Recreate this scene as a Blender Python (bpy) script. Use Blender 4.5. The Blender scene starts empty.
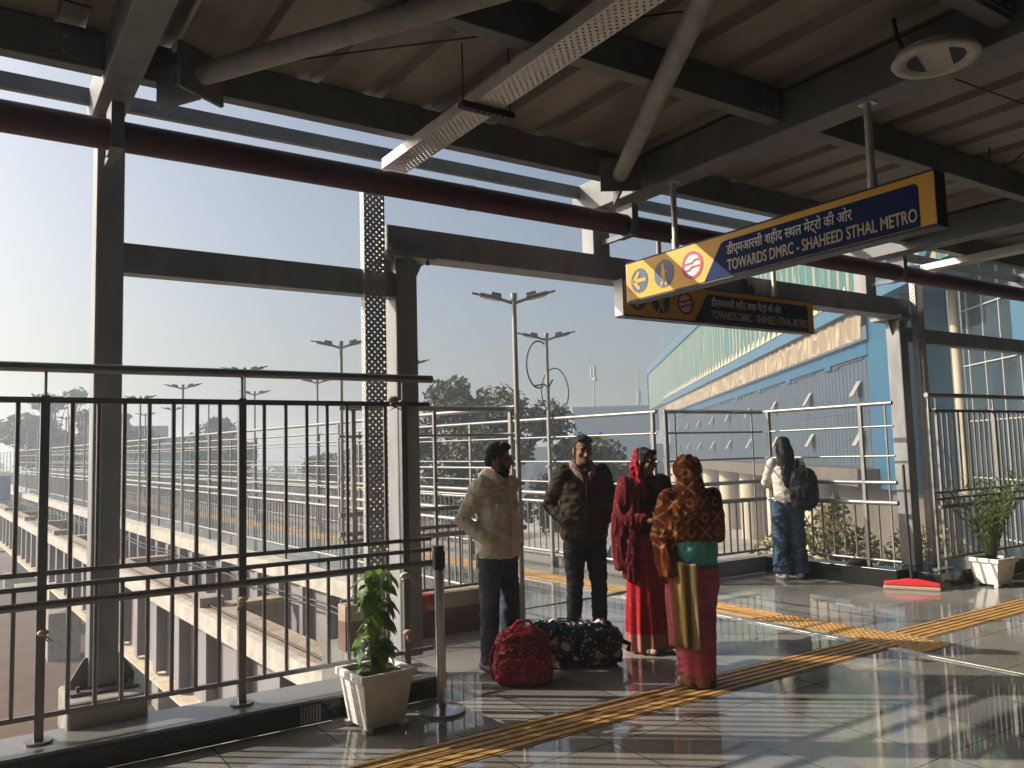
import bpy, bmesh, math, random
from mathutils import Vector, Matrix, noise
random.seed(7)
R = math.radians
scn = bpy.context.scene
col = scn.collection

# ------------------------------------------------------------------ camera
cam_d = bpy.data.cameras.new("camera")
cam = bpy.data.objects.new("camera", cam_d)
col.objects.link(cam)
cr = Vector((0.831744974, -0.554477351, -0.027480266))
cd = Vector((0.024584929, 0.086239664, -0.995971035))
cf = Vector((0.554613270, 0.827718302, 0.085361193))
mw = Matrix.Identity(4)
for i in range(3):
    mw[i][0] = cr[i]; mw[i][1] = -cd[i]; mw[i][2] = -cf[i]
mw[0][3], mw[1][3], mw[2][3] = 0, 0, 1.6
cam.matrix_world = mw
cam_d.sensor_width = 36.0
cam_d.lens = 28.74
cam_d.clip_start = 0.05
cam_d.clip_end = 4000
scn.camera = cam

# ------------------------------------------------------------------ world, sun, exposure
SUN_AZ, SUN_EL = 49.0, 31.0          # degrees from +Y towards -X, elevation
world = bpy.data.worlds.new("World")
scn.world = world
world.use_nodes = True
wn = world.node_tree.nodes
bg = wn["Background"]
sky = wn.new("ShaderNodeTexSky")
sky.sky_type = 'NISHITA'
sky.sun_disc = False
sky.sun_elevation = R(SUN_EL)
sky.sun_rotation = R(-SUN_AZ)
sky.altitude = 200
sky.air_density = 1.0
sky.dust_density = 6.5
sky.ozone_density = 1.0
world.node_tree.links.new(sky.outputs[0], bg.inputs[0])
bg.inputs[1].default_value = 0.105
sun_d = bpy.data.lights.new("sun", 'SUN')
sun_d.energy = 5.0
sun_d.angle = R(0.5)
sun_d.color = (1.0, 0.92, 0.80)
sun = bpy.data.objects.new("sun", sun_d)
tosun = Vector((-math.sin(R(SUN_AZ)) * math.cos(R(SUN_EL)), math.cos(R(SUN_AZ)) * math.cos(R(SUN_EL)), math.sin(R(SUN_EL))))
sun.rotation_euler = tosun.to_track_quat('Z', 'Y').to_euler()
sun.location = (-20, 20, 30)
col.objects.link(sun)
scn.view_settings.view_transform = 'Standard'
scn.view_settings.look = 'None'
scn.view_settings.exposure = 0.5
scn.view_settings.gamma = 1.0
scn.cycles.use_denoising = True
scn.cycles.max_bounces = 8
scn.cycles.volume_bounces = 1
scn.cycles.transparent_max_bounces = 24

# ------------------------------------------------------------------ materials
def mat(name, c, rough=0.6, metal=0.0, var=0.0, scale=6.0, bump=0.0, bscale=60.0, spec=0.5, c2=None, stretch=(1, 1, 1), rvar=0.0):
    m = bpy.data.materials.new(name)
    m.use_nodes = True
    nt = m.node_tree; N = nt.nodes; L = nt.links
    b = N["Principled BSDF"]
    b.inputs["Base Color"].default_value = (*c, 1)
    b.inputs["Roughness"].default_value = rough
    b.inputs["Metallic"].default_value = metal
    b.inputs["Specular IOR Level"].default_value = spec
    if var or c2 or bump or rvar:
        tc = N.new("ShaderNodeTexCoord")
        mp = N.new("ShaderNodeMapping"); mp.inputs["Scale"].default_value = stretch
        L.new(tc.outputs["Object"], mp.inputs[0])
        nz = N.new("ShaderNodeTexNoise"); nz.inputs["Scale"].default_value = scale; nz.inputs["Detail"].default_value = 6
        nz.inputs["Roughness"].default_value = 0.65
        L.new(mp.outputs[0], nz.inputs["Vector"])
        if var or c2:
            rp = N.new("ShaderNodeValToRGB")
            lo = c2 if c2 else tuple(x * (1 - var) for x in c)
            hi = c if c2 else tuple(min(1, x * (1 + var)) for x in c)
            rp.color_ramp.elements[0].position = 0.35; rp.color_ramp.elements[0].color = (*lo, 1)
            rp.color_ramp.elements[1].position = 0.65; rp.color_ramp.elements[1].color = (*hi, 1)
            L.new(nz.outputs[0], rp.inputs[0]); L.new(rp.outputs[0], b.inputs["Base Color"])
        if rvar:
            mr = N.new("ShaderNodeMapRange"); mr.inputs[1].default_value = 0.3; mr.inputs[2].default_value = 0.7
            mr.inputs[3].default_value = max(0.02, rough - rvar); mr.inputs[4].default_value = rough + rvar
            L.new(nz.outputs[0], mr.inputs[0]); L.new(mr.outputs[0], b.inputs["Roughness"])
        if bump:
            n2 = N.new("ShaderNodeTexNoise"); n2.inputs["Scale"].default_value = bscale; n2.inputs["Detail"].default_value = 4
            L.new(mp.outputs[0], n2.inputs["Vector"])
            bp = N.new("ShaderNodeBump"); bp.inputs["Strength"].default_value = bump; bp.inputs["Distance"].default_value = 0.02
            L.new(n2.outputs[0], bp.inputs["Height"]); L.new(bp.outputs[0], b.inputs["Normal"])
    return m

def P(m): return m.node_tree.nodes["Principled BSDF"]

class NT:
    """small helper for hand-wired node graphs"""
    def __init__(s, m): s.nt = m.node_tree; s.N = m.node_tree.nodes; s.L = m.node_tree.links; s.b = s.N["Principled BSDF"]
    def coord(s, sc=(1, 1, 1), rot=(0, 0, 0)):
        t = s.N.new("ShaderNodeTexCoord"); mp = s.N.new("ShaderNodeMapping")
        mp.inputs["Scale"].default_value = sc; mp.inputs["Rotation"].default_value = rot
        s.L.new(t.outputs["Object"], mp.inputs[0]); return mp.outputs[0]
    def noise(s, v, scale, detail=4, dist=0.0):
        n = s.N.new("ShaderNodeTexNoise"); n.inputs["Scale"].default_value = scale; n.inputs["Detail"].default_value = detail
        n.inputs["Distortion"].default_value = dist; s.L.new(v, n.inputs["Vector"]); return n.outputs[0]
    def voro(s, v, scale, rnd=1.0, feature='F1', out=0, dim='3D'):
        n = s.N.new("ShaderNodeTexVoronoi"); n.voronoi_dimensions = dim; n.feature = feature
        n.inputs["Scale"].default_value = scale; n.inputs["Randomness"].default_value = rnd
        s.L.new(v, n.inputs["Vector"]); return n.outputs[out]
    def math(s, op, a, b=None, c=None):
        n = s.N.new("ShaderNodeMath"); n.operation = op
        for i, x in enumerate((a, b, c)):
            if x is None: continue
            if isinstance(x, (int, float)): n.inputs[i].default_value = x
            else: s.L.new(x, n.inputs[i])
        return n.outputs[0]
    def ramp(s, f, stops, interp='LINEAR'):
        n = s.N.new("ShaderNodeValToRGB"); n.color_ramp.interpolation = interp
        e = n.color_ramp.elements
        while len(e) < len(stops): e.new(0.5)
        for el, (p, c) in zip(e, stops): el.position = p; el.color = (*c, 1)
        s.L.new(f, n.inputs[0]); return n.outputs[0]
    def mix(s, f, a, b):
        n = s.N.new("ShaderNodeMix"); n.data_type = 'RGBA'
        for i, x in ((0, f), (6, a), (7, b)):
            if isinstance(x, (int, float)): n.inputs[i].default_value = x
            elif isinstance(x, tuple): n.inputs[i].default_value = (*x, 1)
            else: s.L.new(x, n.inputs[i])
        return n.outputs[2]
    def sep(s, v):
        n = s.N.new("ShaderNodeSeparateXYZ"); s.L.new(v, n.inputs[0]); return n.outputs
    def comb(s, x, y, z=0.0):
        n = s.N.new("ShaderNodeCombineXYZ")
        for i, q in enumerate((x, y, z)):
            if isinstance(q, (int, float)): n.inputs[i].default_value = q
            else: s.L.new(q, n.inputs[i])
        return n.outputs[0]
    def bump(s, h, strength=0.3, dist=0.01):
        n = s.N.new("ShaderNodeBump"); n.inputs["Strength"].default_value = strength; n.inputs["Distance"].default_value = dist
        s.L.new(h, n.inputs["Height"]); s.L.new(n.outputs[0], s.b.inputs["Normal"])
    def to(s, out, name): s.L.new(out, s.b.inputs[name])

# polished granite floor in 600 mm tiles
M = {}
m = mat("polished_granite", (0.2, 0.2, 0.19), 0.12); g = NT(m)
v = g.coord()
br = g.N.new("ShaderNodeTexBrick"); br.offset = 0.0; br.squash = 1.0
br.inputs["Scale"].default_value = 1.0; br.inputs["Brick Width"].default_value = 0.6; br.inputs["Row Height"].default_value = 0.6
br.inputs["Mortar Size"].default_value = 0.005; br.inputs["Mortar Smooth"].default_value = 0.3; br.inputs["Bias"].default_value = 0.0
br.inputs["Color1"].default_value = (0.8, 0.8, 0.8, 1); br.inputs["Color2"].default_value = (1.15, 1.15, 1.15, 1); br.inputs["Mortar"].default_value = (0.22, 0.22, 0.22, 1)
g.L.new(v, br.inputs["Vector"])
sp = g.ramp(g.noise(v, 170, 3), [(0.36, (0.13, 0.128, 0.122)), (0.5, (0.235, 0.228, 0.21)), (0.66, (0.38, 0.36, 0.32))])
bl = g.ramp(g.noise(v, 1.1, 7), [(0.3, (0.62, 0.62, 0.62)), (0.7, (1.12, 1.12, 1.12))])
mul = g.N.new("ShaderNodeMix"); mul.data_type = 'RGBA'; mul.blend_type = 'MULTIPLY'; mul.inputs[0].default_value = 1
g.L.new(sp, mul.inputs[6]); g.L.new(br.outputs[0], mul.inputs[7])
mul2 = g.N.new("ShaderNodeMix"); mul2.data_type = 'RGBA'; mul2.blend_type = 'MULTIPLY'; mul2.inputs[0].default_value = 1
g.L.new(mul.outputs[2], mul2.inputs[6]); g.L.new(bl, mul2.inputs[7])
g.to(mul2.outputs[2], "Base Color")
rr = g.ramp(g.noise(g.coord((1.0, 0.45, 1)), 2.2, 6, 0.6), [(0.35, (0.03, 0.03, 0.03)), (0.7, (0.13, 0.13, 0.13))])
g.to(rr, "Roughness")
g.bump(g.noise(v, 2.0, 2), 0.012, 0.01)
M["floor"] = m
M["black_granite"] = mat("black_granite", (0.006, 0.006, 0.0065), 0.12, var=0.5, scale=150, spec=0.25)
M["kerb_grey"] = mat("grey_granite", (0.16, 0.155, 0.15), 0.3, var=0.3, scale=90)
m = mat("shaded_stone_and_red_board", (0.3, 0.2, 0.15), 0.6); g = NT(m); v = g.coord(); z_ = g.sep(v)
nz = g.noise(v, 5, 5)
low = g.ramp(nz, [(0.35, (0.10, 0.045, 0.035)), (0.65, (0.17, 0.085, 0.065))]); hi = g.ramp(nz, [(0.35, (0.24, 0.185, 0.13)), (0.65, (0.36, 0.29, 0.21))])  # low: shade on the lower kerb face put into the colour
redp = g.math('MULTIPLY', g.math('MULTIPLY', g.math('LESS_THAN', z_[0], 3.62), g.math('GREATER_THAN', z_[0], 3.32)), g.math('GREATER_THAN', nz, 0.44))
g.to(g.mix(g.math('GREATER_THAN', z_[2], 0.235), low, g.mix(redp, hi, (0.32, 0.03, 0.03))), "Base Color"); M["kerb_warm"] = m
M["paint_grey"] = mat("grey_steel_paint", (0.275, 0.28, 0.288), 0.5, var=0.14, scale=5.5, bump=0.08, bscale=25, c2=(0.18, 0.181, 0.183), stretch=(1, 1, 0.3))
M["paint_dark"] = mat("roof_steel_paint", (0.165, 0.168, 0.172), 0.5, var=0.2, scale=4, c2=(0.105, 0.106, 0.108), bump=0.05)
M["roof_sheet"] = mat("roof_sheet", (0.26, 0.223, 0.18), 0.5, var=0.12, scale=1.4, c2=(0.165, 0.14, 0.112), stretch=(3, 0.5, 1))
M["tube"] = mat("brace_tube_paint", (0.30, 0.285, 0.26), 0.5, var=0.2, scale=8, c2=(0.2, 0.19, 0.17))
M["pipe_maroon"] = mat("maroon_paint", (0.060, 0.009, 0.020), 0.45, var=0.3, spec=0.25, scale=5)
M["stainless"] = mat("stainless_steel", (0.52, 0.50, 0.47), 0.32, 0.9, var=0.08, scale=20, rvar=0.08)
M["rail_dark"] = mat("brushed_steel", (0.22, 0.215, 0.21), 0.38, 0.85, var=0.1, scale=25, rvar=0.08)
M["rail_mid"] = mat("satin_rail", (0.26, 0.255, 0.245), 0.45, 0.6, var=0.1, scale=20)
M["rail_light"] = mat("galvanised_rail", (0.24, 0.235, 0.225), 0.42, 0.6, var=0.12, scale=12)
M["concrete"] = mat("concrete", (0.32, 0.295, 0.26), 0.85, var=0.22, scale=5, bump=0.25, bscale=30, c2=(0.20, 0.182, 0.16))
M["concrete_white"] = mat("limewashed_concrete", (0.50, 0.46, 0.40), 0.85, var=0.2, scale=4, bump=0.2, bscale=30, c2=(0.33, 0.30, 0.255))
M["rust_top"] = mat("dusty_flange_top", (0.30, 0.23, 0.17), 0.85, var=0.3, scale=6, bump=0.2)
M["girder"] = mat("mauve_girder_paint", (0.25, 0.232, 0.238), 0.55, var=0.1, scale=2)
M["flange"] = mat("dusty_flange", (0.50, 0.42, 0.31), 0.7, var=0.2, scale=6)
M["soil"] = mat("red_soil", (0.105, 0.05, 0.028), 0.95, var=0.4, scale=0.9, bump=0.6, bscale=5, c2=(0.05, 0.023, 0.014))
M["asphalt"] = mat("worn_asphalt", (0.20, 0.195, 0.185), 0.9, var=0.2, scale=1.5, bump=0.2)
M["dust"] = mat("dusty_ground", (0.30, 0.26, 0.21), 0.95, var=0.35, scale=0.5, bump=0.4, bscale=4)
M["yellow_tactile"] = mat("yellow_tactile", (0.54, 0.31, 0.09), 0.55, var=0.2, scale=9, c2=(0.33, 0.18, 0.055))
M["chrome"] = mat("polished_steel", (0.50, 0.50, 0.50), 0.22, 1.0, rvar=0.05, scale=15)
M["black"] = mat("black_plastic", (0.015, 0.015, 0.016), 0.45)
M["white_plastic"] = mat("white_planter_plastic", (0.82, 0.80, 0.76), 0.45, var=0.08, scale=9, bump=0.04)
M["leaf"] = mat("glossy_leaf", (0.085, 0.18, 0.035), 0.4, var=0.5, scale=14, spec=0.4)
def translucent(m, c, f):
    g = NT(m); t_ = g.N.new("ShaderNodeBsdfTranslucent"); t_.inputs[0].default_value = (*c, 1); x_ = g.N.new("ShaderNodeMixShader"); x_.inputs[0].default_value = f
    g.L.new(g.b.outputs[0], x_.inputs[1]); g.L.new(t_.outputs[0], x_.inputs[2]); g.L.new(x_.outputs[0], g.N["Material Output"].inputs[0])
translucent(M["leaf"], (0.22, 0.34, 0.05), 0.35)
M["palm"] = mat("palm_leaf", (0.07, 0.12, 0.03), 0.45, var=0.5, scale=10, c2=(0.16, 0.17, 0.05))
translucent(M["palm"], (0.22, 0.28, 0.06), 0.35)
M["stem"] = mat("moss_pole", (0.10, 0.08, 0.05), 0.9, var=0.4, scale=30, bump=0.5)
M["potsoil"] = mat("potting_soil", (0.05, 0.035, 0.025), 0.95, bump=0.6, var=0.4, scale=40)
M["tree_leaf"] = mat("dusty_leaf", (0.09, 0.105, 0.06), 0.6, var=0.45, scale=1.2, c2=(0.16, 0.155, 0.10))
M["tree_leaf_far"] = mat("grey_green_leaf", (0.06, 0.08, 0.05), 0.7, var=0.4, scale=0.6)
M["shrub_leaf"] = mat("golden_leaf", (0.24, 0.20, 0.05), 0.6, var=0.4, scale=3, c2=(0.10, 0.11, 0.03))
M["bark"] = mat("bark", (0.12, 0.095, 0.07), 0.95, var=0.4, scale=6, bump=0.5)
M["yellow"] = mat("sign_yellow", (0.70, 0.36, 0.012), 0.4, var=0.04)
M["sign_blue"] = mat("sign_blue", (0.007, 0.020, 0.095), 0.6, var=0.05, spec=0.12)
M["sign_white"] = mat("sign_letters", (0.75, 0.72, 0.66), 0.5)
M["sign_letters_tan"] = mat("sign_latin_letters", (0.56, 0.46, 0.30), 0.5)
M["icon_grey"] = mat("icon_blue_grey", (0.05, 0.09, 0.19), 0.4)
M["icon_red"] = mat("icon_red", (0.45, 0.02, 0.05), 0.4)
M["sign_case"] = mat("sign_case", (0.40, 0.40, 0.42), 0.4, 0.3)
M["sign_case_dark"] = mat("sign_case_navy", (0.010, 0.014, 0.045), 0.4)
M["bld_blue"] = mat("blue_cladding", (0.014, 0.082, 0.150), 0.55, var=0.08, scale=0.4)
M["bld_pale"] = mat("pale_blue_trim", (0.040, 0.115, 0.18), 0.6, var=0.08, scale=0.5)
M["clad_grey"] = mat("grey_wall_cladding", (0.048, 0.068, 0.09), 0.5, var=0.12, scale=0.6)
M["dark_gap"] = mat("dark_recess", (0.03, 0.04, 0.06), 0.7)
M["window_frame"] = mat("open_window_pane", (0.30, 0.275, 0.23), 0.35)
M["glass"] = mat("curtain_glass", (0.05, 0.075, 0.09), 0.12, 0.35, var=0.35, scale=0.35)
M["mullion"] = mat("mullion", (0.42, 0.42, 0.40), 0.5)
M["cream"] = mat("cream_column", (0.50, 0.42, 0.29), 0.8, var=0.12, scale=1)
M["bld_base"] = mat("brown_base_wall", (0.095, 0.076, 0.058), 0.85, var=0.25, scale=0.8)
M["far_bld"] = mat("blue_grey_block", (0.12, 0.20, 0.26), 0.7, var=0.06, scale=0.2)
M["grey_metal"] = mat("lamp_metal", (0.30, 0.29, 0.27), 0.45, 0.4)
M["lamp_body"] = mat("lamp_body", (0.16, 0.16, 0.16), 0.5)
M["lamp_lens"] = mat("lamp_lens", (0.6, 0.58, 0.5), 0.3)
M["red"] = mat("red_mop", (0.72, 0.025, 0.035), 0.55, var=0.15, scale=40)
M["fringe"] = mat("mop_fringe", (0.45, 0.36, 0.25), 0.95, bump=0.6, bscale=120)
M["tie"] = mat("cloth_tie", (0.45, 0.30, 0.24), 0.9, var=0.3, scale=50)
M["tape"] = mat("cream_tape", (0.6, 0.52, 0.42), 0.8)
M["blue_drum"] = mat("blue_drum", (0.04, 0.12, 0.35), 0.5)
M["wall"] = mat("daylight_block_wall", (0.05, 0.047, 0.045), 0.7, var=0.1, scale=1)
M["speaker"] = mat("ceiling_fixture", (0.52, 0.47, 0.40), 0.5, var=0.15, scale=25)

# corrugated green/cream roof-side sheet (stripes are sheets of two colours)
m = mat("green_translucent_sheet", (0.2, 0.45, 0.4), 0.5); g = NT(m)
vv = g.sep(g.coord())
st = g.math('FRACT', g.math('MULTIPLY', vv[0], 0.83))
nz = g.noise(g.coord((2.0, 1, 0.25)), 1.0, 4)
f = g.math('GREATER_THAN', g.math('ADD', st, g.math('MULTIPLY', g.math('SUBTRACT', nz, 0.5), 1.6)), 0.70)
g.to(g.mix(f, (0.035, 0.125, 0.115), (0.27, 0.23, 0.14)), "Base Color")
g.bump(g.math('SINE', g.math('MULTIPLY', vv[0], 14)), 0.4, 0.05)
M["green_sheet"] = m
# rippled shade cloth
m = mat("shade_cloth", (0.62, 0.5, 0.34), 0.8); g = NT(m)
vv = g.coord((1, 1, 0.35))
n1 = g.noise(vv, 0.55, 2, 0.8)
w = g.math('SINE', g.math('MULTIPLY', n1, 60))
g.to(g.ramp(w, [(0.0, (0.22, 0.17, 0.105)), (1.0, (0.36, 0.285, 0.19))]), "Base Color")
g.bump(w, 0.5, 0.05)
M["shade_cloth"] = m

def perforated(name, axes, c, pitch=0.022):
    m = mat(name, c, 0.45, 0.3, var=0.1, scale=10); g = NT(m)
    s_ = g.sep(g.coord())
    vec = g.comb(s_[axes[0]], s_[axes[1]])
    mp = g.N.new("ShaderNodeMapping"); mp.inputs["Rotation"].default_value = (0, 0, R(45)); g.L.new(vec, mp.inputs[0])
    d = g.voro(mp.outputs[0], 1 / pitch, 0.0, dim='2D')
    hole = g.math('LESS_THAN', d, 0.235)
    tr = g.N.new("ShaderNodeBsdfTransparent"); mx = g.N.new("ShaderNodeMixShader")
    g.L.new(hole, mx.inputs[0]); g.L.new(g.b.outputs[0], mx.inputs[1]); g.L.new(tr.outputs[0], mx.inputs[2])
    g.L.new(mx.outputs[0], g.N["Material Output"].inputs[0])
    return m
M["perf_flat"] = perforated("perforated_zinc_flat", (0, 1), (0.64, 0.60, 0.55), 0.034)
M["perf_up"] = perforated("perforated_zinc_upright", (0, 2), (0.42, 0.41, 0.39), 0.034)
M["perf_side"] = perforated("perforated_zinc_side", (1, 2), (0.42, 0.41, 0.39), 0.034)
M["zinc"] = mat("zinc", (0.58, 0.55, 0.51), 0.4, 0.4, var=0.12, scale=12)

# ------------------------------------------------------------------ mesh builder
class MB:
    def __init__(s): s.v = []; s.f = []; s.sm = []; s.mi = []; s.cur = 0
    def _add(s, vs, fs, smooth=False):
        o = len(s.v); s.v += [tuple(x) for x in vs]
        for f in fs: s.f.append([i + o for i in f]); s.sm.append(smooth); s.mi.append(s.cur)
    def hexa(s, p):        # 8 points: bottom 4 ccw, top 4 ccw
        s._add(p, [(3, 2, 1, 0), (4, 5, 6, 7), (0, 1, 5, 4), (1, 2, 6, 5), (2, 3, 7, 6), (3, 0, 4, 7)])
    def box(s, x0, x1, y0, y1, z0, z1):
        s.hexa([(x0, y0, z0), (x1, y0, z0), (x1, y1, z0), (x0, y1, z0), (x0, y0, z1), (x1, y0, z1), (x1, y1, z1), (x0, y1, z1)])
    def obox(s, c, ax, ay, az):       # oriented box: centre and three half-axis vectors
        c = Vector(c); ax, ay, az = Vector(ax), Vector(ay), Vector(az)
        s.hexa([c - ax - ay - az, c + ax - ay - az, c + ax + ay - az, c - ax + ay - az, c - ax - ay + az, c + ax - ay + az, c + ax + ay + az, c - ax + ay + az])
    def bar(s, a, b, w, h, up=(0, 0, 1)):   # rectangular bar a->b, w across, h along up
        a, b = Vector(a), Vector(b); d = (b - a); L = d.length; d.normalize()
        up = Vector(up)
        sd = d.cross(up)
        if sd.length < 1e-4: sd = d.cross(Vector((1, 0, 0)))
        sd.normalize(); u = sd.cross(d).normalized()
        s.obox((a + b) / 2, d * L / 2, sd * w / 2, u * h / 2)
    def cyl(s, a, b, r0, r1=None, n=12, caps=True, smooth=True):
        r1 = r0 if r1 is None else r1
        a, b = Vector(a), Vector(b); d = (b - a).normalized()
        x = d.cross(Vector((0, 0, 1)));
        if x.length < 1e-3: x = d.cross(Vector((1, 0, 0)))
        x.normalize(); y = d.cross(x)
        vs = []
        for p, r in ((a, r0), (b, r1)):
            for i in range(n):
                t = 2 * math.pi * i / n; vs.append(p + x * (r * math.cos(t)) + y * (r * math.sin(t)))
        s._add(vs, [(i, n + i, n + (i + 1) % n, (i + 1) % n) for i in range(n)], smooth)
        if caps:
            s._add(vs, [tuple(range(n)), tuple(range(2 * n - 1, n - 1, -1))], False)
    def path(s, pts, radii, n=10, smooth=True, flat=1.0, upv=None):   # capped tube along points
        pts = [Vector(p) for p in pts]; k = len(pts)
        if isinstance(radii, (int, float)): radii = [radii] * k
        vs = []; px = None
        for i, p in enumerate(pts):
            d = (pts[min(i + 1, k - 1)] - pts[max(i - 1, 0)]).normalized()
            if px is None:
                px = d.cross(Vector(upv) if upv else Vector((0.13, 0.2, 1)))
                if px.length < 1e-3: px = d.cross(Vector((1, 0, 0)))
            px = (px - d * px.dot(d)).normalized(); py = d.cross(px)
            for j in range(n):
                t = 2 * math.pi * j / n
                vs.append(p + px * (radii[i] * math.cos(t)) + py * (radii[i] * flat * math.sin(t)))
        fs = []
        for i in range(k - 1):
            for j in range(n):
                a = i * n + j; b = i * n + (j + 1) % n
                fs.append((a, a + n, b + n, b))
        fs.append(tuple(range(n))); fs.append(tuple(range(k * n - 1, (k - 1) * n - 1, -1)))
        s._add(vs, fs, smooth)
    def limb(s, pts, radii, n=14, flat=1.0):     # path with rounded ends
        pts = [Vector(p) for p in pts]; radii = list(radii)
        d0 = (pts[0] - pts[1]).normalized(); d1 = (pts[-1] - pts[-2]).normalized()
        P0 = [pts[0] + d0 * radii[0] * q for q in (0.98, 0.8, 0.45)]; R0 = [radii[0] * q for q in (0.2, 0.6, 0.89)]
        P1 = [pts[-1] + d1 * radii[-1] * q for q in (0.45, 0.8, 0.98)]; R1 = [radii[-1] * q for q in (0.89, 0.6, 0.2)]
        s.path(P0 + pts + P1, R0 + radii + R1, n, True, flat)
    def ell(s, c, r, rot=None, nu=18, nv=12):
        c = Vector(c); vs = []; fs = []
        rot = rot or Matrix.Identity(3)
        for i in range(1, nv):
            ph = math.pi * i / nv
            for j in range(nu):
                t = 2 * math.pi * j / nu
                vs.append(c + rot @ Vector((r[0] * math.sin(ph) * math.cos(t), r[1] * math.sin(ph) * math.sin(t), r[2] * math.cos(ph))))
        top = len(vs); vs.append(c + rot @ Vector((0, 0, r[2]))); vs.append(c - rot @ Vector((0, 0, r[2])))
        for i in range(nv - 2):
            for j in range(nu):
                a = i * nu + j; b = i * nu + (j + 1) % nu
                fs.append((a, a + nu, b + nu, b))
        for j in range(nu):
            fs.append((top, j, (j + 1) % nu)); q = (nv - 2) * nu
            fs.append((top + 1, q + (j + 1) % nu, q + j))
        s._add(vs, fs, True)
    def rings(s, rings, n=32, caps=True):        # (cx,cy,z,rx,ry[,fn(theta)->scale]) upright loft
        vs = []
        for r in rings:
            cx, cy, z, rx, ry = r[:5]; fn = r[5] if len(r) > 5 else None
            for j in range(n):
                t = 2 * math.pi * j / n; q = fn(t) if fn else 1.0
                vs.append((cx + rx * q * math.cos(t), cy + ry * q * math.sin(t), z))
        fs = []
        for i in range(len(rings) - 1):
            for j in range(n):
                a = i * n + j; b = i * n + (j + 1) % n
                fs.append((a, b, b + n, a + n))
        if caps:
            fs.append(tuple(range(n - 1, -1, -1))); k = (len(rings) - 1) * n; fs.append(tuple(range(k, k + n)))
        s._add(vs, fs, True)
    def poly(s, pts, t):       # flat polygon pts extruded by vector t
        pts = [Vector(p) for p in pts]; n = len(pts); t = Vector(t)
        vs = pts + [p + t for p in pts]
        fs = [tuple(range(n - 1, -1, -1)), tuple(range(n, 2 * n))] + [(i, (i + 1) % n, n + (i + 1) % n, n + i) for i in range(n)]
        s._add(vs, fs)
    def quad(s, a, b, c, d): s._add([a, b, c, d], [(0, 1, 2, 3)])
    def mesh(s, name):
        me = bpy.data.meshes.new(name); me.from_pydata(s.v, [], s.f)
        me.polygons.foreach_set("use_smooth", s.sm); me.polygons.foreach_set("material_index", s.mi); me.update(); return me
    def build(s, name, material, parent=None, loc=None, fix=True):
        me = s.mesh(name)
        if fix:
            bm = bmesh.new(); bm.from_mesh(me); bmesh.ops.recalc_face_normals(bm, faces=bm.faces); bm.to_mesh(me); bm.free()
        for q in (material if isinstance(material, (list, tuple)) else [material]): me.materials.append(q)
        o = bpy.data.objects.new(name, me); col.objects.link(o)
        if parent: o.parent = parent
        if loc: o.location = loc
        return o

def bevel(o, w=0.006, seg=2):
    b = o.modifiers.new("bevel", 'BEVEL'); b.width = w; b.segments = seg; b.limit_method = 'ANGLE'; b.angle_limit = R(40); return o
def tag(o, label, cat, group=None):
    o["label"] = label; o["category"] = cat
    if group: o["group"] = group
    return o
def thing(name, label, cat, loc=(0, 0, 0), rz=0.0, group=None):
    o = bpy.data.objects.new(name, None); col.objects.link(o); o.location = loc; o.rotation_euler = (0, 0, rz)
    o.empty_display_size = 0.1
    return tag(o, label, cat, group)
def struct(o): o["kind"] = "structure"; return o
def copy_tree(o, parent=None):
    c = o.copy(); col.objects.link(c)
    if parent: c.parent = parent
    for ch in list(o.children): copy_tree(ch, c)
    return c

# ------------------------------------------------------------------ the setting
KH = 0.13
b = MB(); b.box(-8, 16, -8, 4.95, -0.4, 0); b.box(2.66, 9.0, 4.951, 7.1, -0.4, 0)
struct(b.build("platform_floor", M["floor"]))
# skywalk frame
SO = Vector((4.5, 6.6, 0)); SD = Vector((-0.0485, 0.99882, 0)); SN = Vector((0.99882, 0.0485, 0)); SLOPE = 0.0094
def sky_p(u, s, z=0.0): return SO + SD * s + SN * u + Vector((0, 0, z + max(0, s) * SLOPE))
def sky_box(mb, u0, u1, s0, s1, z0, z1):
    mb.hexa([sky_p(u0, s0, z0), sky_p(u1, s0, z0), sky_p(u1, s1, z0), sky_p(u0, s1, z0), sky_p(u0, s0, z1), sky_p(u1, s0, z1), sky_p(u1, s1, z1), sky_p(u0, s1, z1)])
b = MB(); sky_box(b, -0.02, 2.5, 0.53, 62, -0.12, -0.004)
struct(b.build("skywalk_deck", M["floor"]))
b = MB(); b.quad((-900, -500, -5.0), (900, -500, -5.0), (900, 1600, -5.0), (-900, 1600, -5.0))
struct(b.build("ground", M["soil"]))
bx, by = math.sin(R(37.5)), math.cos(R(37.5))
BP = Vector((31.376, 20.078, 0))
def Bp(t, n, z): return BP + Vector((bx, by, 0)) * t + Vector((by, -bx, 0)) * n + Vector((0, 0, z))
b = MB()
b.quad(Bp(-40, -22, -4.992), Bp(140, -22, -4.992), Bp(140, 60, -4.992), Bp(-40, 60, -4.992))
struct(b.build("yard_ground", M["dust"]))
b = MB(); b.quad(Bp(-40, -10.5, -4.984), Bp(140, -10.5, -4.984), Bp(140, -4.2, -4.984), Bp(-40, -4.2, -4.984))
struct(b.build("road", M["asphalt"]))
b = MB()
for n_ in (-10.8, -4.2):
    p = [Bp(-40, n_, -4.99), Bp(140, n_, -4.99), Bp(140, n_ + 0.3, -4.99), Bp(-40, n_ + 0.3, -4.99)]
    b.hexa(p + [q + Vector((0, 0, 0.13)) for q in p])
struct(b.build("road_kerb", M["concrete"]))

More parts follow.
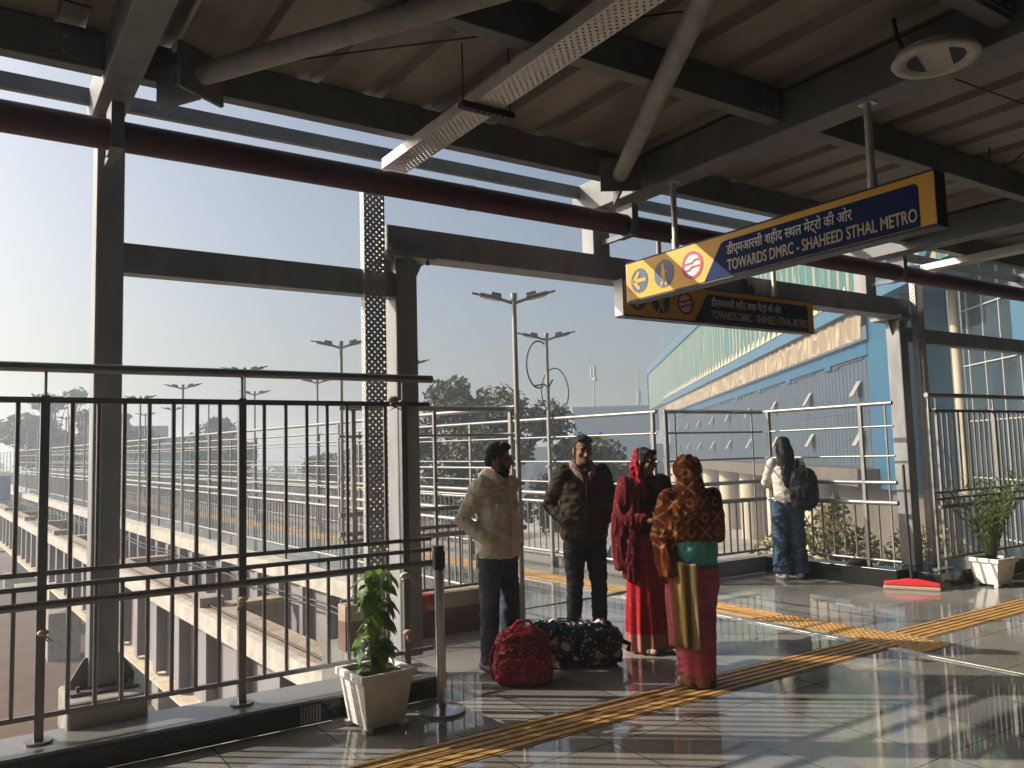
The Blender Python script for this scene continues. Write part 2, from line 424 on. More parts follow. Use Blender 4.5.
# kerbs of black granite
b = MB(); b.box(-8, 2.71, 4.955, 5.32, 0, KH)
b.cur = 1; b.box(-8, 2.725, 4.94, 5.33, KH, KH + 0.018)
struct(bevel(b.build("platform_kerb", [M["black_granite"], M["kerb_grey"]]), 0.004))
b = MB(); b.box(8.86, 16, 4.955, 5.6, 0, KH + 0.04)
struct(bevel(b.build("platform_kerb", M["black_granite"]), 0.004))
b = MB(); b.box(8.6, 8.84, 5.3, 7.1, 0, 0.2)
struct(bevel(b.build("platform_kerb", M["black_granite"]), 0.004))
b = MB(); b.box(6.98, 8.84, 7.103, 7.28, 0, 0.2)
struct(bevel(b.build("platform_kerb", M["kerb_grey"]), 0.004))
b = MB(); b.box(2.68, 4.5, 6.6, 6.76, 0.0, 0.37)
struct(bevel(b.build("platform_kerb", M["kerb_warm"]), 0.004))
b = MB(); sky_box(b, 2.5, 2.62, 0.5, 62, -0.12, 0.13)
struct(b.build("skywalk_kerb", M["kerb_grey"]))

t = thing("kerb_vent", "small slatted vent in the black kerb beside the white planter", "vent", (1.78, 4.953, 0.065))
b = MB(); b.box(-0.07, 0.07, -0.006, 0.0, -0.055, 0.055); b.build("frame", M["dark_gap"], t)
b = MB()
for k in range(7): b.box(-0.062 + 0.019 * k, -0.053 + 0.019 * k, -0.012, -0.005, -0.05, 0.05)
b.build("slats", M["concrete"], t)
# tactile paving and the joint cover, each a sheet laid on the floor
def ribs_x(mb, x0, x1, y0, y1, z=0.004):
    mb.box(x0, x1, y0, y1, 0.0005, z)
    for k in range(5):
        yc = y0 + (y1 - y0) * (k + 0.5) / 5; mb.box(x0, x1, yc - 0.017, yc + 0.017, z - 0.001, z + 0.006)
b = MB(); ribs_x(b, -6, 6.17, 3.83, 4.17); ribs_x(b, 6.6, 15.5, 3.83, 4.17)
struct(b.build("tactile_paving", M["yellow_tactile"]))
b = MB(); b.box(6.2, 6.56, 3.6, 5.2, 0.0005, 0.004)
for i in range(6):
    for j in range(26):
        x = 6.2 + 0.03 + 0.06 * i; y = 3.6 + 0.031 + 0.0615 * j
        b.cyl((x, y, 0.003), (x, y, 0.009), 0.02, 0.014, 8)
struct(b.build("tactile_paving", M["yellow_tactile"]))
b = MB()
b.box(6.2, 6.56, 5.203, 7.1, 0.0005, 0.004)
for k in range(5):
    xc = 6.2 + 0.36 * (k + 0.5) / 5; b.box(xc - 0.017, xc + 0.017, 5.203, 7.1, 0.003, 0.010)
sky_box(b, 1.68, 2.04, 0.54, 60, -0.003, 0.002)
struct(b.build("tactile_paving", M["yellow_tactile"]))
b = MB(); b.box(6.02, 6.12, -8, 7.0, 0.0005, 0.005); b.box(6.06, 6.08, -8, 7.0, 0.004, 0.008)
struct(b.build("joint_cover", M["stainless"]))

# unseen walls added behind and beside the viewer to cut daylight inside
b = MB(); b.box(-8.25, 16.25, -8.25, -8.0, -0.4, 4.6); b.box(-8.25, -8.0, -8.0, 4.9, -0.4, 4.6); b.box(16.0, 16.25, -8.0, 4.9, -0.4, 4.6)
tag(b.build("daylight_block_wall", M["wall"]), "unseen wall added to keep back and side daylight out of the concourse", "wall")

# ------------------------------------------------------------------ station canopy
cz = thing("station_canopy", "grey steel canopy on box columns over the polished platform, ribbed sheet roof", "canopy", (0, 5.5, 0))
def cpart(mb, name, m, bv=0.006):
    o = mb.build(name, m, cz, loc=(0, -5.5, 0))
    if bv: bevel(o, bv)
    return o
def column(x0, x1, y0, y1, z0, z1, plinth=True):
    b = MB(); b.box(x0, x1, y0, y1, z0, z1); o = cpart(b, "column", M["paint_grey"], 0.012)
    if plinth:
        p = MB(); p.box(x0 - 0.13, x1 + 0.13, y0 - 0.21, y1 + 0.1, 0.05, z0 - 0.02); bevel(p.build("plinth", M["concrete"], o), 0.02)
        p = MB(); p.box(x0 - 0.1, x1 + 0.1, y0 - 0.08, y1 + 0.06, z0 - 0.02, z0); 
        for sx, xx in ((-1, x0), (1, x1)):
            p.poly([(xx, y0 + 0.03, z0), (xx + sx * 0.09, y0 + 0.03, z0), (xx + sx * 0.09, y0 + 0.03, z0 + 0.05), (xx + sx * 0.02, y0 + 0.03, z0 + 0.17), (xx, y0 + 0.03, z0 + 0.17)], (0, 0.012, 0))
        for dx in (-0.07, 0.07):
            p.cyl(((x0 + x1) / 2 + dx * 2, y0 - 0.05, z0), ((x0 + x1) / 2 + dx * 2, y0 - 0.05, z0 + 0.03), 0.012, n=6)
        p.build("base_plate", M["paint_dark"], o)
    return o
column(0.63, 0.79, 5.45, 5.63, 0.31, 3.75)
column(2.64, 2.82, 5.46, 5.66, 0.16, 3.08, False)
column(9.25, 9.42, 5.46, 5.64, 0.17, 3.08, False)
# cross beams between columns
b = MB(); b.box(0.79, 2.64, 5.48, 5.60, 2.79, 2.98); cpart(b, "cross_beam", M["paint_grey"])
b = MB(); b.box(9.40, 15.5, 5.48, 5.62, 2.82, 3.0); cpart(b, "cross_beam", M["paint_grey"])
b = MB(); b.box(-7, 0.63, 5.48, 5.60, 3.27, 3.47)
b = MB(); b.box(2.58, 9.5, 5.46, 5.68, 3.12, 3.335); o = cpart(b, "lintel_beam", M["paint_grey"])
for xc in (2.73, 9.335):
    p = MB(); p.box(xc - 0.2, xc + 0.2, 5.36, 5.76, 3.08, 3.118)
    for sx in (-1, 1):
        p.poly([(xc + sx * 0.09, 5.55, 2.9), (xc + sx * 0.18, 5.55, 3.08), (xc + sx * 0.09, 5.55, 3.08)], (0, 0.012, 0))
    for dy in (-0.05,):
        p.poly([(xc, 5.46, 2.92), (xc, 5.38, 3.08), (xc, 5.46, 3.08)], (0.012, 0, 0))
    for dx in (-0.15, 0.15):
        p.cyl((xc + dx, 5.4, 3.04), (xc + dx, 5.4, 3.16), 0.014, n=6)
    p.build("cap_plate", M["paint_grey"], o)
for x0, x1 in ((4.58, 4.77), (8.66, 8.86)):
    b = MB(); b.box(x0, x1, 5.48, 5.64, 3.337, 3.74); cpart(b, "stub_post", M["paint_grey"])
# rafters
RZ0, RZ1, DECK = 3.73, 4.0, 4.03
def rafter(x0, x1, z0=RZ0):
    b = MB(); b.box(x0, x1, -7.9, 5.74, z0, RZ1); o = cpart(b, "rafter", M["paint_dark"])
    return o
rafter(0.60, 0.78, 3.752); r2 = rafter(4.56, 4.80); rafter(8.62, 8.86); rafter(12.7, 12.9); rafter(-3.4, -3.2)
# purlins between the rafters
spans = [(-7.5, -3.4), (-3.2, 0.6), (0.78, 4.56), (4.80, 8.62), (8.86, 12.7), (12.9, 15.8)]
for yy, z0 in tuple((4.90 - 1.48 * q, 3.80) for q in range(9)):
    for k, (x0, x1) in enumerate(spans):
        b = MB(); b.box(x0 + 0.003, x1 - 0.003, yy, yy + 0.10, z0, 4.023)
        o = cpart(b, "purlin", M["paint_dark"])
        for xx, sx in ((x0, 1), (x1, -1)):
            p = MB(); p.box(min(xx + sx * 0.01, xx + sx * 0.32), max(xx + sx * 0.01, xx + sx * 0.32), yy - 0.012, yy - 0.001, z0 + 0.03, 3.985)
            for dx in (0.08, 0.2):
                for dz in (0.06, 0.15): p.cyl((xx + sx * dx, yy - 0.03, z0 + dz), (xx + sx * dx, yy - 0.012, z0 + dz), 0.012, n=6)
            p.build("cleat", M["paint_dark"], o)
# edge tube outside the roof
b = MB(); b.box(-7.5, 15.8, 5.62, 5.67, 3.885, 3.99); cpart(b, "edge_tube", M["paint_dark"])
# trapezoidal sheet: ribs run across the platform
b = MB(); x = -7.6; prof = []
while x < 15.8:
    prof += [(x, DECK), (x + 0.30, DECK), (x + 0.325, DECK + 0.055), (x + 0.425, DECK + 0.055)]; x += 0.45
    prof += []
for (xa, za), (xb, zb) in zip(prof[:-1], prof[1:]):
    b.quad((xa, -7.9, za), (xb, -7.9, zb), (xb, 5.10, zb), (xa, 5.10, za))
for (xa, za), (xb, zb) in zip(prof[:-1], prof[1:]):
    b.quad((xa, 5.10, za + 0.05), (xb, 5.10, zb + 0.05), (xb, -7.9, zb + 0.05), (xa, -7.9, za + 0.05))
o = b.build("roof_sheet", M["roof_sheet"], cz, loc=(0, -5.5, 0), fix=False)
# diagonal braces of round tube with gusset plates
def brace(a, b_, r=0.062, plate=True):
    a, b_ = Vector(a), Vector(b_)
    m_ = MB(); m_.cyl(a, b_, r, n=18); o = cpart(m_, "brace_tube", M["tube"], 0)
    if plate:
        d = (b_ - a).normalized(); sd = d.cross(Vector((0, 0, 1))).normalized()
        p = MB(); p.obox(a + d * 0.03, sd * 0.16, d * 0.012, Vector((0, 0, 0.13)))
        p.obox(a - d * 0.14 - Vector((0, 0, 0.02)), d * 0.16, sd * 0.01, Vector((0, 0, 0.12)))
        p.cyl(a - d * 0.16 - sd * 0.03, a - d * 0.16 + sd * 0.03, 0.016, n=6)
        p.build("gusset_plate", M["paint_dark"], o)
brace((1.03, 4.62, 3.76), (4.45, -0.9, 3.76)); brace((4.24, 4.72, 3.76), (0.9, -0.6, 3.76))
# dangling wire ends under the purlins
for x0, y0 in ((5.55, 3.41), (6.0, 3.41), (7.1, 3.41), (2.2, 4.89), (6.6, 4.89)):
    wn_ = MB(); wn_.path([(x0, y0, 3.86), (x0 + 0.04, y0 - 0.04, 3.79), (x0 + 0.1, y0 - 0.05, 3.78), (x0 + 0.13, y0 - 0.04, 3.82)], 0.004, n=5)
    cpart(wn_, "hooked_wire", M["black"], 0)

for pts in ([(4.9, 2.7, 3.99), (6.4, 2.6, 3.97), (8.5, 2.75, 3.99)], [(6.9, 3.2, 3.99), (7.0, 3.25, 3.86), (7.12, 3.2, 3.80), (7.05, 3.1, 3.86), (7.16, 3.0, 3.98)], [(1.4, 4.8, 3.99), (2.2, 3.9, 3.95), (3.2, 3.0, 3.98)], [(-0.2, 4.7, 3.99), (0.1, 4.5, 3.96), (0.5, 4.6, 3.99)]):
    b = MB(); b.path(pts, 0.006, n=5); cpart(b, "loose_wire", M["black"], 0)
b = MB(); b.cyl((0.95, -7, 3.985), (0.95, 4.85, 3.985), 0.013, n=8); cpart(b, "conduit", M["zinc"], 0)
for xc, y0, z0, z1 in ((3.45, 5.458, 3.15, 3.31), (6.9, 5.458, 3.15, 3.31), (0.93, 5.478, 2.81, 2.96), (2.50, 5.478, 2.81, 2.96), (9.62, 5.478, 2.84, 2.98)):
    b = MB(); b.box(xc - 0.11, xc + 0.11, y0 - 0.010, y0 - 0.001, z0, z1)
    for dx in (-0.075, 0.075):
        for dz in (0.035, z1 - z0 - 0.035): b.cyl((xc + dx, y0 - 0.024, z0 + dz), (xc + dx, y0 - 0.009, z0 + dz), 0.013, n=6)
    cpart(b, "splice_plate", M["paint_grey"], 0.002)
# maroon fire pipe with its brackets
t = thing("fire_pipe", "long maroon pipe hung level under the edge of the canopy", "pipe", (0, 5.15, 3.53))
b = MB(); b.cyl((-7.5, 0, 0), (15.6, 0, 0), 0.09, n=24)
for xx in (-1.2, 3.1, 6.4, 10.4): b.cyl((xx, 0, 0), (xx + 0.03, 0, 0), 0.094, n=24)
b.build("pipe_run", M["pipe_maroon"], t)
b = MB()
for xx in (0.69, 4.69, 8.76, 12.8):
    br = MB(); br.box(xx - 0.035, xx + 0.035, -0.102, 0.102, -0.105, 0.17); br.box(xx - 0.02, xx + 0.02, 0.10, 0.33, -0.10, -0.06)
    br.build("clamp", M["paint_dark"], t)

# perforated cable trays
def flat_tray(x0, x1, y0, y1, z, lab, hang):
    t = thing("cable_tray", lab, "cable tray", (x0, y1, z), group="perforated cable trays")
    w = x1 - x0; L = y1 - y0
    b = MB(); b.box(0, w, -L, 0, 0, 0.003); b.build("tray_bottom", M["perf_flat"], t)
    b = MB(); b.box(-0.003, 0, -L, 0, 0, 0.075); b.box(w, w + 0.003, -L, 0, 0, 0.075); b.build("side_flange", M["zinc"], t)
    if hang:
        for hy in hang:
            h = MB(); h.bar((-0.09, hy, -0.025), (w + 0.09, hy, -0.025), 0.05, 0.04)
            for q in range(8): h.cyl((-0.06 + q * (w + 0.12) / 7, hy, -0.05), (-0.06 + q * (w + 0.12) / 7, hy, 0.0), 0.012, n=6)
            h.cyl((-0.07, hy, 0), (-0.07, hy, 0.5), 0.005, n=6); h.cyl((w + 0.07, hy, 0), (w + 0.07, hy, 0.5), 0.005, n=6)
            h.build("hanger", M["black"], t)
    return t
flat_tray(2.46, 2.65, -7.8, 5.28, 3.68, "perforated zinc tray overhead running from the railing across the roof", [-1.28, -4.3, -7.2])
flat_tray(9.62, 9.80, -7.8, 5.36, 3.68, "perforated zinc tray overhead at the right beside the third rafter", [-1.6, -4.5])
def up_tray(x0, x1, y, z0, z1, lab):
    t = thing("cable_tray", lab, "cable tray", (x0, y, z0), group="perforated cable trays")
    w = x1 - x0; h = z1 - z0
    b = MB(); b.box(0, w, 0, 0.003, 0, h); b.build("tray_bottom", M["perf_up"], t)
    b = MB(); b.box(-0.003, 0, 0.0, 0.07, 0, h); b.box(w, w + 0.003, 0.0, 0.07, 0, h); b.build("side_flange", M["perf_side"], t)
up_tray(2.385, 2.545, 5.44, 0.13, 3.74, "upright perforated zinc tray behind the railing beside the second column")
up_tray(9.50, 9.66, 5.38, 0.17, 3.70, "upright perforated zinc tray beside the sunlit column at the right")

# ------------------------------------------------------------------ railings
def railing(name, label, a, d, L, zbase, lower, upper, rails, posts, pitch, mt, flange=True, stem=None, nrm=None, slope=0.0, round_low=None, cat="railing", group=None, rs=8):
    """a: start point on floor plan, d: unit direction, L: length. lower/upper: (z0,z1) of baluster tiers"""
    d = Vector((d[0], d[1], 0)).normalized(); n = Vector((d.y, -d.x, 0)) if nrm is None else Vector(nrm)
    t = thing(name, label, cat, (a[0], a[1], zbase), group=group)
    def pt(s, z, off=0.0): return d * s + n * off + Vector((0, 0, z - zbase + s * slope))
    for (z, r, nm, off, rd) in rails:
        b = MB()
        if rd: b.cyl(pt(-0.03, z, off), pt(L + 0.03, z, off), r, n=12)
        else: b.bar(pt(0, z, off), pt(L, z, off), r, r)
        b.build(nm, mt, t)
    for (s, z1, w) in posts:
        b = MB(); b.obox(pt(s, (zbase + z1) / 2), d * w / 2, n * w / 2, Vector((0, 0, (z1 - zbase) / 2)))
        if stem: b.cyl(pt(s, z1), pt(s, stem), 0.009, n=8)
        o = bevel(b.build("post", mt, t), 0.004)
        if flange:
            f = MB(); f.cyl(pt(s, zbase + 0.001), pt(s, zbase + 0.014), 0.07, n=20); f.build("base_flange", mt, o)
    ps = sorted(p[0] for p in posts)
    edges = ps if ps[0] <= 0.2 else [0.0] + ps
    if edges[-1] < L - 0.2: edges = edges + [L]
    for e0, e1 in zip(edges[:-1], edges[1:]):
        k = max(1, round((e1 - e0) / pitch)); b = MB()
        for i in range(1, k):
            s = e0 + (e1 - e0) * i / k
            for z0, z1 in [q for q in (lower, upper) if q]:
                b.cyl(pt(s, z0), pt(s, z1), 0.0125 if rs > 5 else 0.0095, n=rs, caps=False)
        if k > 1: b.build("baluster_panel", mt, t)
    return t
RY = 5.13
nearR = [(2.145, 0.027, "handrail", -0.0, True), (1.965, 0.032, "top_bar", 0, False), (1.03, 0.026, "middle_bar", 0, False), (0.955, 0.026, "middle_bar", 0, False), (0.872, 0.022, "handrail", 0.075, True), (0.285, 0.026, "bottom_bar", 0, False)]
railing("railing", "tall dark steel railing along the left platform edge, two tiers of bars", (-4.9, RY), (1, 0), 7.62, KH + 0.018, (0.285, 0.955), (1.03, 1.965), nearR,
        [(-4.9 + 0.0, 1.99, 0.05)] and [(s, 1.99, 0.046) for s in (0.0, 1.06, 2.12, 3.18, 4.24, 5.26, 6.32, 7.42)], 0.132, M["rail_dark"], stem=2.145)
railing("railing", "tall steel railing behind the palm planter at the right end", (9.16, RY), (1, 0), 6.4, KH + 0.04, (0.285, 0.955), (1.03, 1.965), nearR,
        [(0.0, 1.99, 0.024), (0.16, 1.99, 0.03)] + [(s, 1.99, 0.046) for s in (1.47, 2.55, 3.63, 4.7, 5.8)], 0.122, M["rail_mid"], stem=2.145)
S5 = [(2.06, 0.024, "handrail", 0, True), (1.80, 0.013, "rail", 0, True), (1.46, 0.013, "rail", 0, True), (1.16, 0.024, "rail", 0, True), (0.93, 0.028, "handrail", 0, True), (0.28, 0.016, "bottom_bar", 0, True)]
railing("railing", "steel railing sunlit at the right where the girl with the backpack stands", (8.72, 7.05), (0, -1), 1.72, 0.2, (0.28, 0.93), None, S5,
        [(0.02, 2.06, 0.05), (1.35, 2.06, 0.045), (1.66, 2.06, 0.02)], 0.145, M["rail_light"], flange=False)
railing("railing", "short steel railing across the walkway jog behind the girl", (7.0, 7.16), (1, 0), 1.72, 0.2, (0.28, 0.93), None, S5,
        [(0.0, 2.06, 0.05), (0.16, 2.06, 0.02), (1.55, 2.06, 0.02)], 0.13, M["rail_dark"], flange=False)
S6 = [(2.04, 0.026, "handrail", 0, True), (1.79, 0.013, "rail", 0, True), (1.12, 0.022, "rail", 0, True), (0.955, 0.02, "rail", 0, True), (0.89, 0.024, "handrail", 0.06, True), (0.4, 0.014, "bottom_bar", 0, True)]
railing("railing", "steel railing on the pale stone kerb behind the man in the beige jacket", (2.7, 6.68), (1, 0), 1.82, 0.37, (0.4, 0.955), None, S6,
        [(0.1, 2.04, 0.04), (0.9, 2.04, 0.03), (1.75, 2.04, 0.03)], 0.13, M["rail_light"], flange=False)
def sky_pt(u, s): q = sky_p(u, s); return (q.x, q.y)
S7 = [(2.06, 0.024, "handrail", 0, True), (1.80, 0.013, "rail", 0, True), (1.46, 0.013, "rail", 0, True), (1.18, 0.013, "rail", 0, True), (1.02, 0.03, "rail", 0, True), (0.90, 0.028, "handrail", 0.03, True), (0.22, 0.02, "bottom_bar", 0, True)]
railing("railing", "long steel barrier along the near left side of the skywalk running away", sky_pt(0.0, 0.1), SD, 60, 0.0, (0.22, 0.90), None, S7,
        [(0.05 + 2.0 * k, 2.06, 0.04) for k in range(30)], 0.13, M["rail_light"], flange=False, slope=SLOPE, rs=5)
railing("railing", "long steel barrier along the far right side of the skywalk running away", sky_pt(2.46, 0.55), SD, 60, 0.0, (0.22, 0.90), None, S7,
        [(0.03 + 2.0 * k, 2.06, 0.045) for k in range(30)], 0.13, M["rail_light"], flange=False, slope=SLOPE, rs=5)

# ------------------------------------------------------------------ bridge structure
t = thing("skywalk_girder", "long mauve plate girder with pale concrete edge carrying the skywalk railing", "girder", sky_p(-0.25, -1, 0))
def gpart(mb, nm, m, par): o = mb.build(nm, m, par); o.location = -Vector(par.location); return o
b = MB(); sky_box(b, -0.32, -0.022, 0.9, 62, -0.19, 0.02); gpart(b, "edge_slab", M["concrete_white"], t)
b = MB(); sky_box(b, -0.22, -0.19, 0.9, 62, -1.25, -0.19)
k = 1.0
while k < 60:
    sky_box(b, -0.36, -0.22, k, k + 0.012 + 0.1, -1.22, -0.19); k += 0.9
gpart(b, "web", M["girder"], t)
b = MB(); sky_box(b, -0.40, 0.02, 0.9, 62, -1.29, -1.25); gpart(b, "bottom_flange", M["flange"], t)
b = MB(); sky_box(b, 2.25, 2.28, 0.9, 62, -1.25, -0.125); gpart(b, "web", M["girder"], t)
t = thing("bridge_girder", "unfinished mauve girder with dusty top and white edge beside the skywalk", "girder", sky_p(-1.6, -1, 0))
b = MB(); sky_box(b, -1.78, -1.32, -1.1, 62, -0.36, -0.31); gpart(b, "top_flange", M["rust_top"], t)
b = MB(); sky_box(b, -1.80, -1.70, -1.1, 62, -0.52, -0.305); gpart(b, "edge_strip", M["concrete_white"], t)
b = MB(); sky_box(b, -1.58, -1.55, -1.1, 62, -1.6, -0.36)
k = -0.6
while k < 60:
    sky_box(b, -1.74, -1.58, k, k + 0.012, -1.56, -0.37); sky_box(b, -1.74, -1.72, k - 0.1, k + 0.1, -1.56, -0.53); k += 1.25
gpart(b, "web", M["girder"], t)
b = MB(); sky_box(b, -1.82, -1.34, -1.1, 62, -1.64, -1.6); gpart(b, "bottom_flange", M["flange"], t)
for s in (4.6, 11.0, 17.4, 23.8, 30.2, 36.6, 43.0, 49.4):
    b = MB(); sky_box(b, -1.73, -1.42, s, s + 0.34, -0.305, -0.18); gpart(b, "bearing_block", M["concrete"], t)
for i, s in enumerate((5.2, 11.6, 18.0, 24.4, 30.8, 37.2, 43.6)):
    b = MB(); sky_box(b, -1.31, -0.42, s, s + 0.3, -0.46, -0.4); sky_box(b, -1.31, -0.42, s + 0.13, s + 0.16, -0.85, -0.46)
    o = tag(gpart(b, "cross_beam", M["rust_top"], t), "", "")
    del o["label"]; del o["category"]
for i, s in enumerate((20.0, 32.0, 46.0)):
    lab = ("nearest concrete pier standing on the red soil under the skywalk", "concrete pier in the middle of the row under the skywalk", "farthest concrete pier under the skywalk")[i]
    q = sky_p(0.4, s, -5)
    tp = thing("bridge_pier", lab, "pier", (q.x, q.y, -5), group="piers under the skywalk")
    b = MB(); b.box(-0.75, 0.75, -0.75, 0.75, -0.2, 0.9); bevel(b.build("pedestal", M["concrete"], tp), 0.03)
    b = MB(); b.box(-0.4, 0.4, -0.4, 0.4, 0.9, 3.3); bevel(b.build("column", M["cream"], tp), 0.03)
    b = MB(); b.box(-2.7, 2.3, -0.4, 0.4, 3.3, 3.38 + 0.0); bevel(b.build("pier_cap", M["concrete"], tp), 0.01)
for i, (x, y, w, h, lab) in enumerate(((3.0, 33.0, 1.0, 1.6, "grey concrete block standing on the soil beyond the leftmost column"), (4.9, 24.5, 0.9, 1.5, "beige concrete block standing on the soil below the unfinished girder"))):
    b = MB(); b.box(-w / 2, w / 2, -w / 2, w / 2, -0.3, h); b.cyl((0, 0, h), (0, 0, h + 0.02), 0.2, n=16)
    tag(bevel(b.build("pile_cap", M["concrete"], loc=(x, y, -5)), 0.03), lab, "concrete block")

# ------------------------------------------------------------------ skywalk lamps
def make_lamp():
    t = thing("street_lamp", "lamp", "street lamp", group="twin arm lamps along the skywalk")
    b = MB(); b.cyl((0, 0, 0), (0, 0, 3.12), 0.028, 0.024, n=12); b.cyl((0, 0, 1.28), (0, 0, 1.31), 0.06, n=12); b.cyl((0, 0, 3.1), (0, 0, 3.16), 0.034, n=12)
    b.build("pole", M["grey_metal"], t)
    for sx in (-1, 1):
        dx = Vector((0.83, -0.55, 0)) * sx
        a = MB(); a.path([(0, 0, 3.06), dx * 0.09 + Vector((0, 0, 3.09)), dx * 0.16 + Vector((0, 0, 3.115))], 0.017, n=8); o = a.build("arm", M["grey_metal"], t)
        h = MB(); dv = (dx * 0.96 + Vector((0, 0, 0.22))).normalized(); sd = dv.cross(Vector((0, 0, 1))).normalized(); up = sd.cross(dv)
        c0 = dx * 0.13 + Vector((0, 0, 3.11))
        h.obox(c0 + dv * 0.10, dv * 0.11, sd * 0.05, up * 0.016); h.obox(c0 + dv * 0.05 + up * 0.03, dv * 0.05, sd * 0.035, up * 0.02)
        h.obox(c0 + dv * 0.24, dv * 0.05, sd * 0.03, up * 0.008)
        hd = bevel(h.build("lamp_head", M["lamp_body"], o), 0.008)
        l = MB(); l.obox(c0 + dv * 0.10 - up * 0.021, dv * 0.08, sd * 0.04, up * 0.003); 
        lo = l.build("lens", M["lamp_lens"], o)
    return t
proto = make_lamp()
ordw = ["nearest", "second", "third", "fourth", "fifth", "sixth", "seventh", "eighth", "ninth", "tenth", "eleventh"]
for row, (u, s0, cnt, side) in enumerate(((-0.03, 0.0, 11, "left"), (2.40, 2.5, 11, "right"))):
    for k in range(cnt):
        o = proto if (row == 0 and k == 0) else copy_tree(proto)
        q = sky_p(u, s0 + 4.0 * k); o.location = (q.x, q.y, q.z + (0.02 if row == 0 else 0.10))
        o["label"] = "%s twin arm lamp along the %s skywalk barrier, counted from the platform" % (ordw[k], side)
        if row == 1 and k == 0:
            o["label"] = "twin arm lamp with a looped cable hanging from its pole"
            lampB = o
q = lampB.location
b = MB()
def loop(mb, c, rx, rz, a0, a1, tilt, r=0.011, n=26):
    pts = []
    for i in range(n + 1):
        t_ = a0 + (a1 - a0) * i / n
        pts.append(Vector(c) + Vector((0.83, -0.55, 0)) * (rx * math.cos(t_)) + Vector((0, 0, rz * math.sin(t_))) + Vector((0.5, 0.8, 0)) * (0.02 * math.sin(3 * t_)))
    mb.path(pts, r, n=6)
loop(b, (-0.12 * 0.83, 0.12 * 0.55, 2.72), 0.17, 0.33, R(60), R(290), 0)
loop(b, (0.10 * 0.83, -0.10 * 0.55, 2.33), 0.19, 0.33, 0, 2 * math.pi, 0, 0.008)
b.path([(-0.16, 0.1, 2.42), (-0.05, 0.03, 2.44), (0.0, -0.03, 2.40), (0.05, -0.05, 2.5)], 0.012, n=6)
o = tag(b.build("cable_loop", M["black"]), "black cable looped twice around the lamp pole behind the two men", "cable"); o.location = q

b = MB()
for u_, z_, sag in ((-1.62, -0.27, 0.0), (-0.36, -0.30, 0.05), (-0.37, -0.36, 0.07)):
    pts = [sky_p(u_, s_, z_ - sag * abs(math.sin(s_ * 0.8))) for s_ in [0.2 + 0.7 * q for q in range(70)]]
    b = MB(); b.path(pts, 0.014, n=6); tag(b.build("cable_run", M["black"]), ("dark cable lying along the dusty top of the unfinished girder", "upper dark cable slung along the skywalk girder side", "lower dark cable slung along the skywalk girder side")[(-1.62, -0.36, -0.37).index(u_)], "cable")
# ------------------------------------------------------------------ blue station building
t = thing("station_building", "large blue station hall with green upper sheet, beige cloth band and tilted windows", "building", Bp(0, 0, -5), 0)
TR = Matrix(((bx, by, 0, 0), (by, -bx, 0, 0), (0, 0, 1, 0), (0, 0, 0, 1)))      # local x = along t, y = n
def bpart(mb, nm, m, par=None, bv=0):
    o = mb.build(nm, m, par or t)
    if par is None: o.matrix_local = TR @ Matrix.Translation((0, 0, 5))
    if bv: bevel(o, bv)
    return o
zz = lambda z: 1.6 + (z - 1.6) * 0.68
L1 = 66
b = MB(); b.box(-0.3, L1, 0.0, 1.5, 0.62, zz(7.05)); bpart(b, "wall", M["clad_grey"])
b = MB()
for k in range(int(L1 / 0.5)): b.box(0.0 + k * 0.5, 0.03 + k * 0.5, -0.012, -0.001, 0.65, zz(6.9))
b.box(0, L1, -0.03, -0.001, 3.0, 3.06); bpart(b, "cladding_rib", M["clad_grey"])
b = MB(); b.box(-0.5, L1, -0.12, 1.5, zz(7.05), zz(8.0))
for k in range(10):
    x0 = 0.2 + k * 7.0; b.box(x0 + 4.1, x0 + 5.0, -0.119, -0.002, zz(6.78), zz(7.05))
bpart(b, "fascia", M["bld_blue"])
for k in range(9):
    b = MB(); x0 = 0.2 + k * 7.0; b.box(x0, x0 + 4.1, -0.05, -0.002, zz(6.88), zz(7.04)); b.box(x0 + 3.2, x0 + 4.1, -0.06, -0.003, zz(6.72), zz(6.881))
    bpart(b, "shadow_slot", M["dark_gap"])  # dark boxes stand in for the shadow slots under the fascia
b = MB(); n_ = 260
for i in range(n_):        # hanging cloth with real ripples
    x0 = -0.7 + (L1 + 0.7) * i / n_; x1 = -0.7 + (L1 + 0.7) * (i + 1) / n_
    f = lambda x: -0.42 + 0.06 * math.sin(x * 5.1) + 0.04 * math.sin(x * 11.7 + 1)
    b.hexa([(x0, f(x0), zz(8.0)), (x1, f(x1), zz(8.0)), (x1, f(x1) + 0.03, zz(8.0)), (x0, f(x0) + 0.03, zz(8.0)), (x0, f(x0) * 0.8, zz(9.75)), (x1, f(x1) * 0.8, zz(9.75)), (x1, f(x1) * 0.8 + 0.03, zz(9.75)), (x0, f(x0) * 0.8 + 0.03, zz(9.75))])
bpart(b, "shade_cloth", M["shade_cloth"])
b = MB(); b.box(-6, L1 + 1, -0.6, 1.5, zz(9.8), zz(10.7)); bpart(b, "gutter_beam", M["bld_pale"])
b = MB()
k = 0
while k < L1:
    b.poly([(k, -0.66, zz(10.7)), (k + 1.1, -0.66, zz(10.7)), (k + 0.1, -0.66, zz(11.5))], (0, 0.05, 0)); k += 1.3
bpart(b, "flashing_tooth", M["cream"])
b = MB(); b.box(-9, 91, 0.2, 1.4, zz(10.7), zz(18.6)); bpart(b, "upper_sheet", M["green_sheet"])
b = MB()
b.box(-9, 68, 0.0, 1.6, zz(18.6), zz(20.2)); b.box(68, 92, 0.0, 1.6, zz(16.6) + 1.35, zz(20.2)); b.box(91, 92.5, 0.0, 1.6, zz(6), zz(20.2))
bpart(b, "parapet", M["bld_pale"])
b = MB()
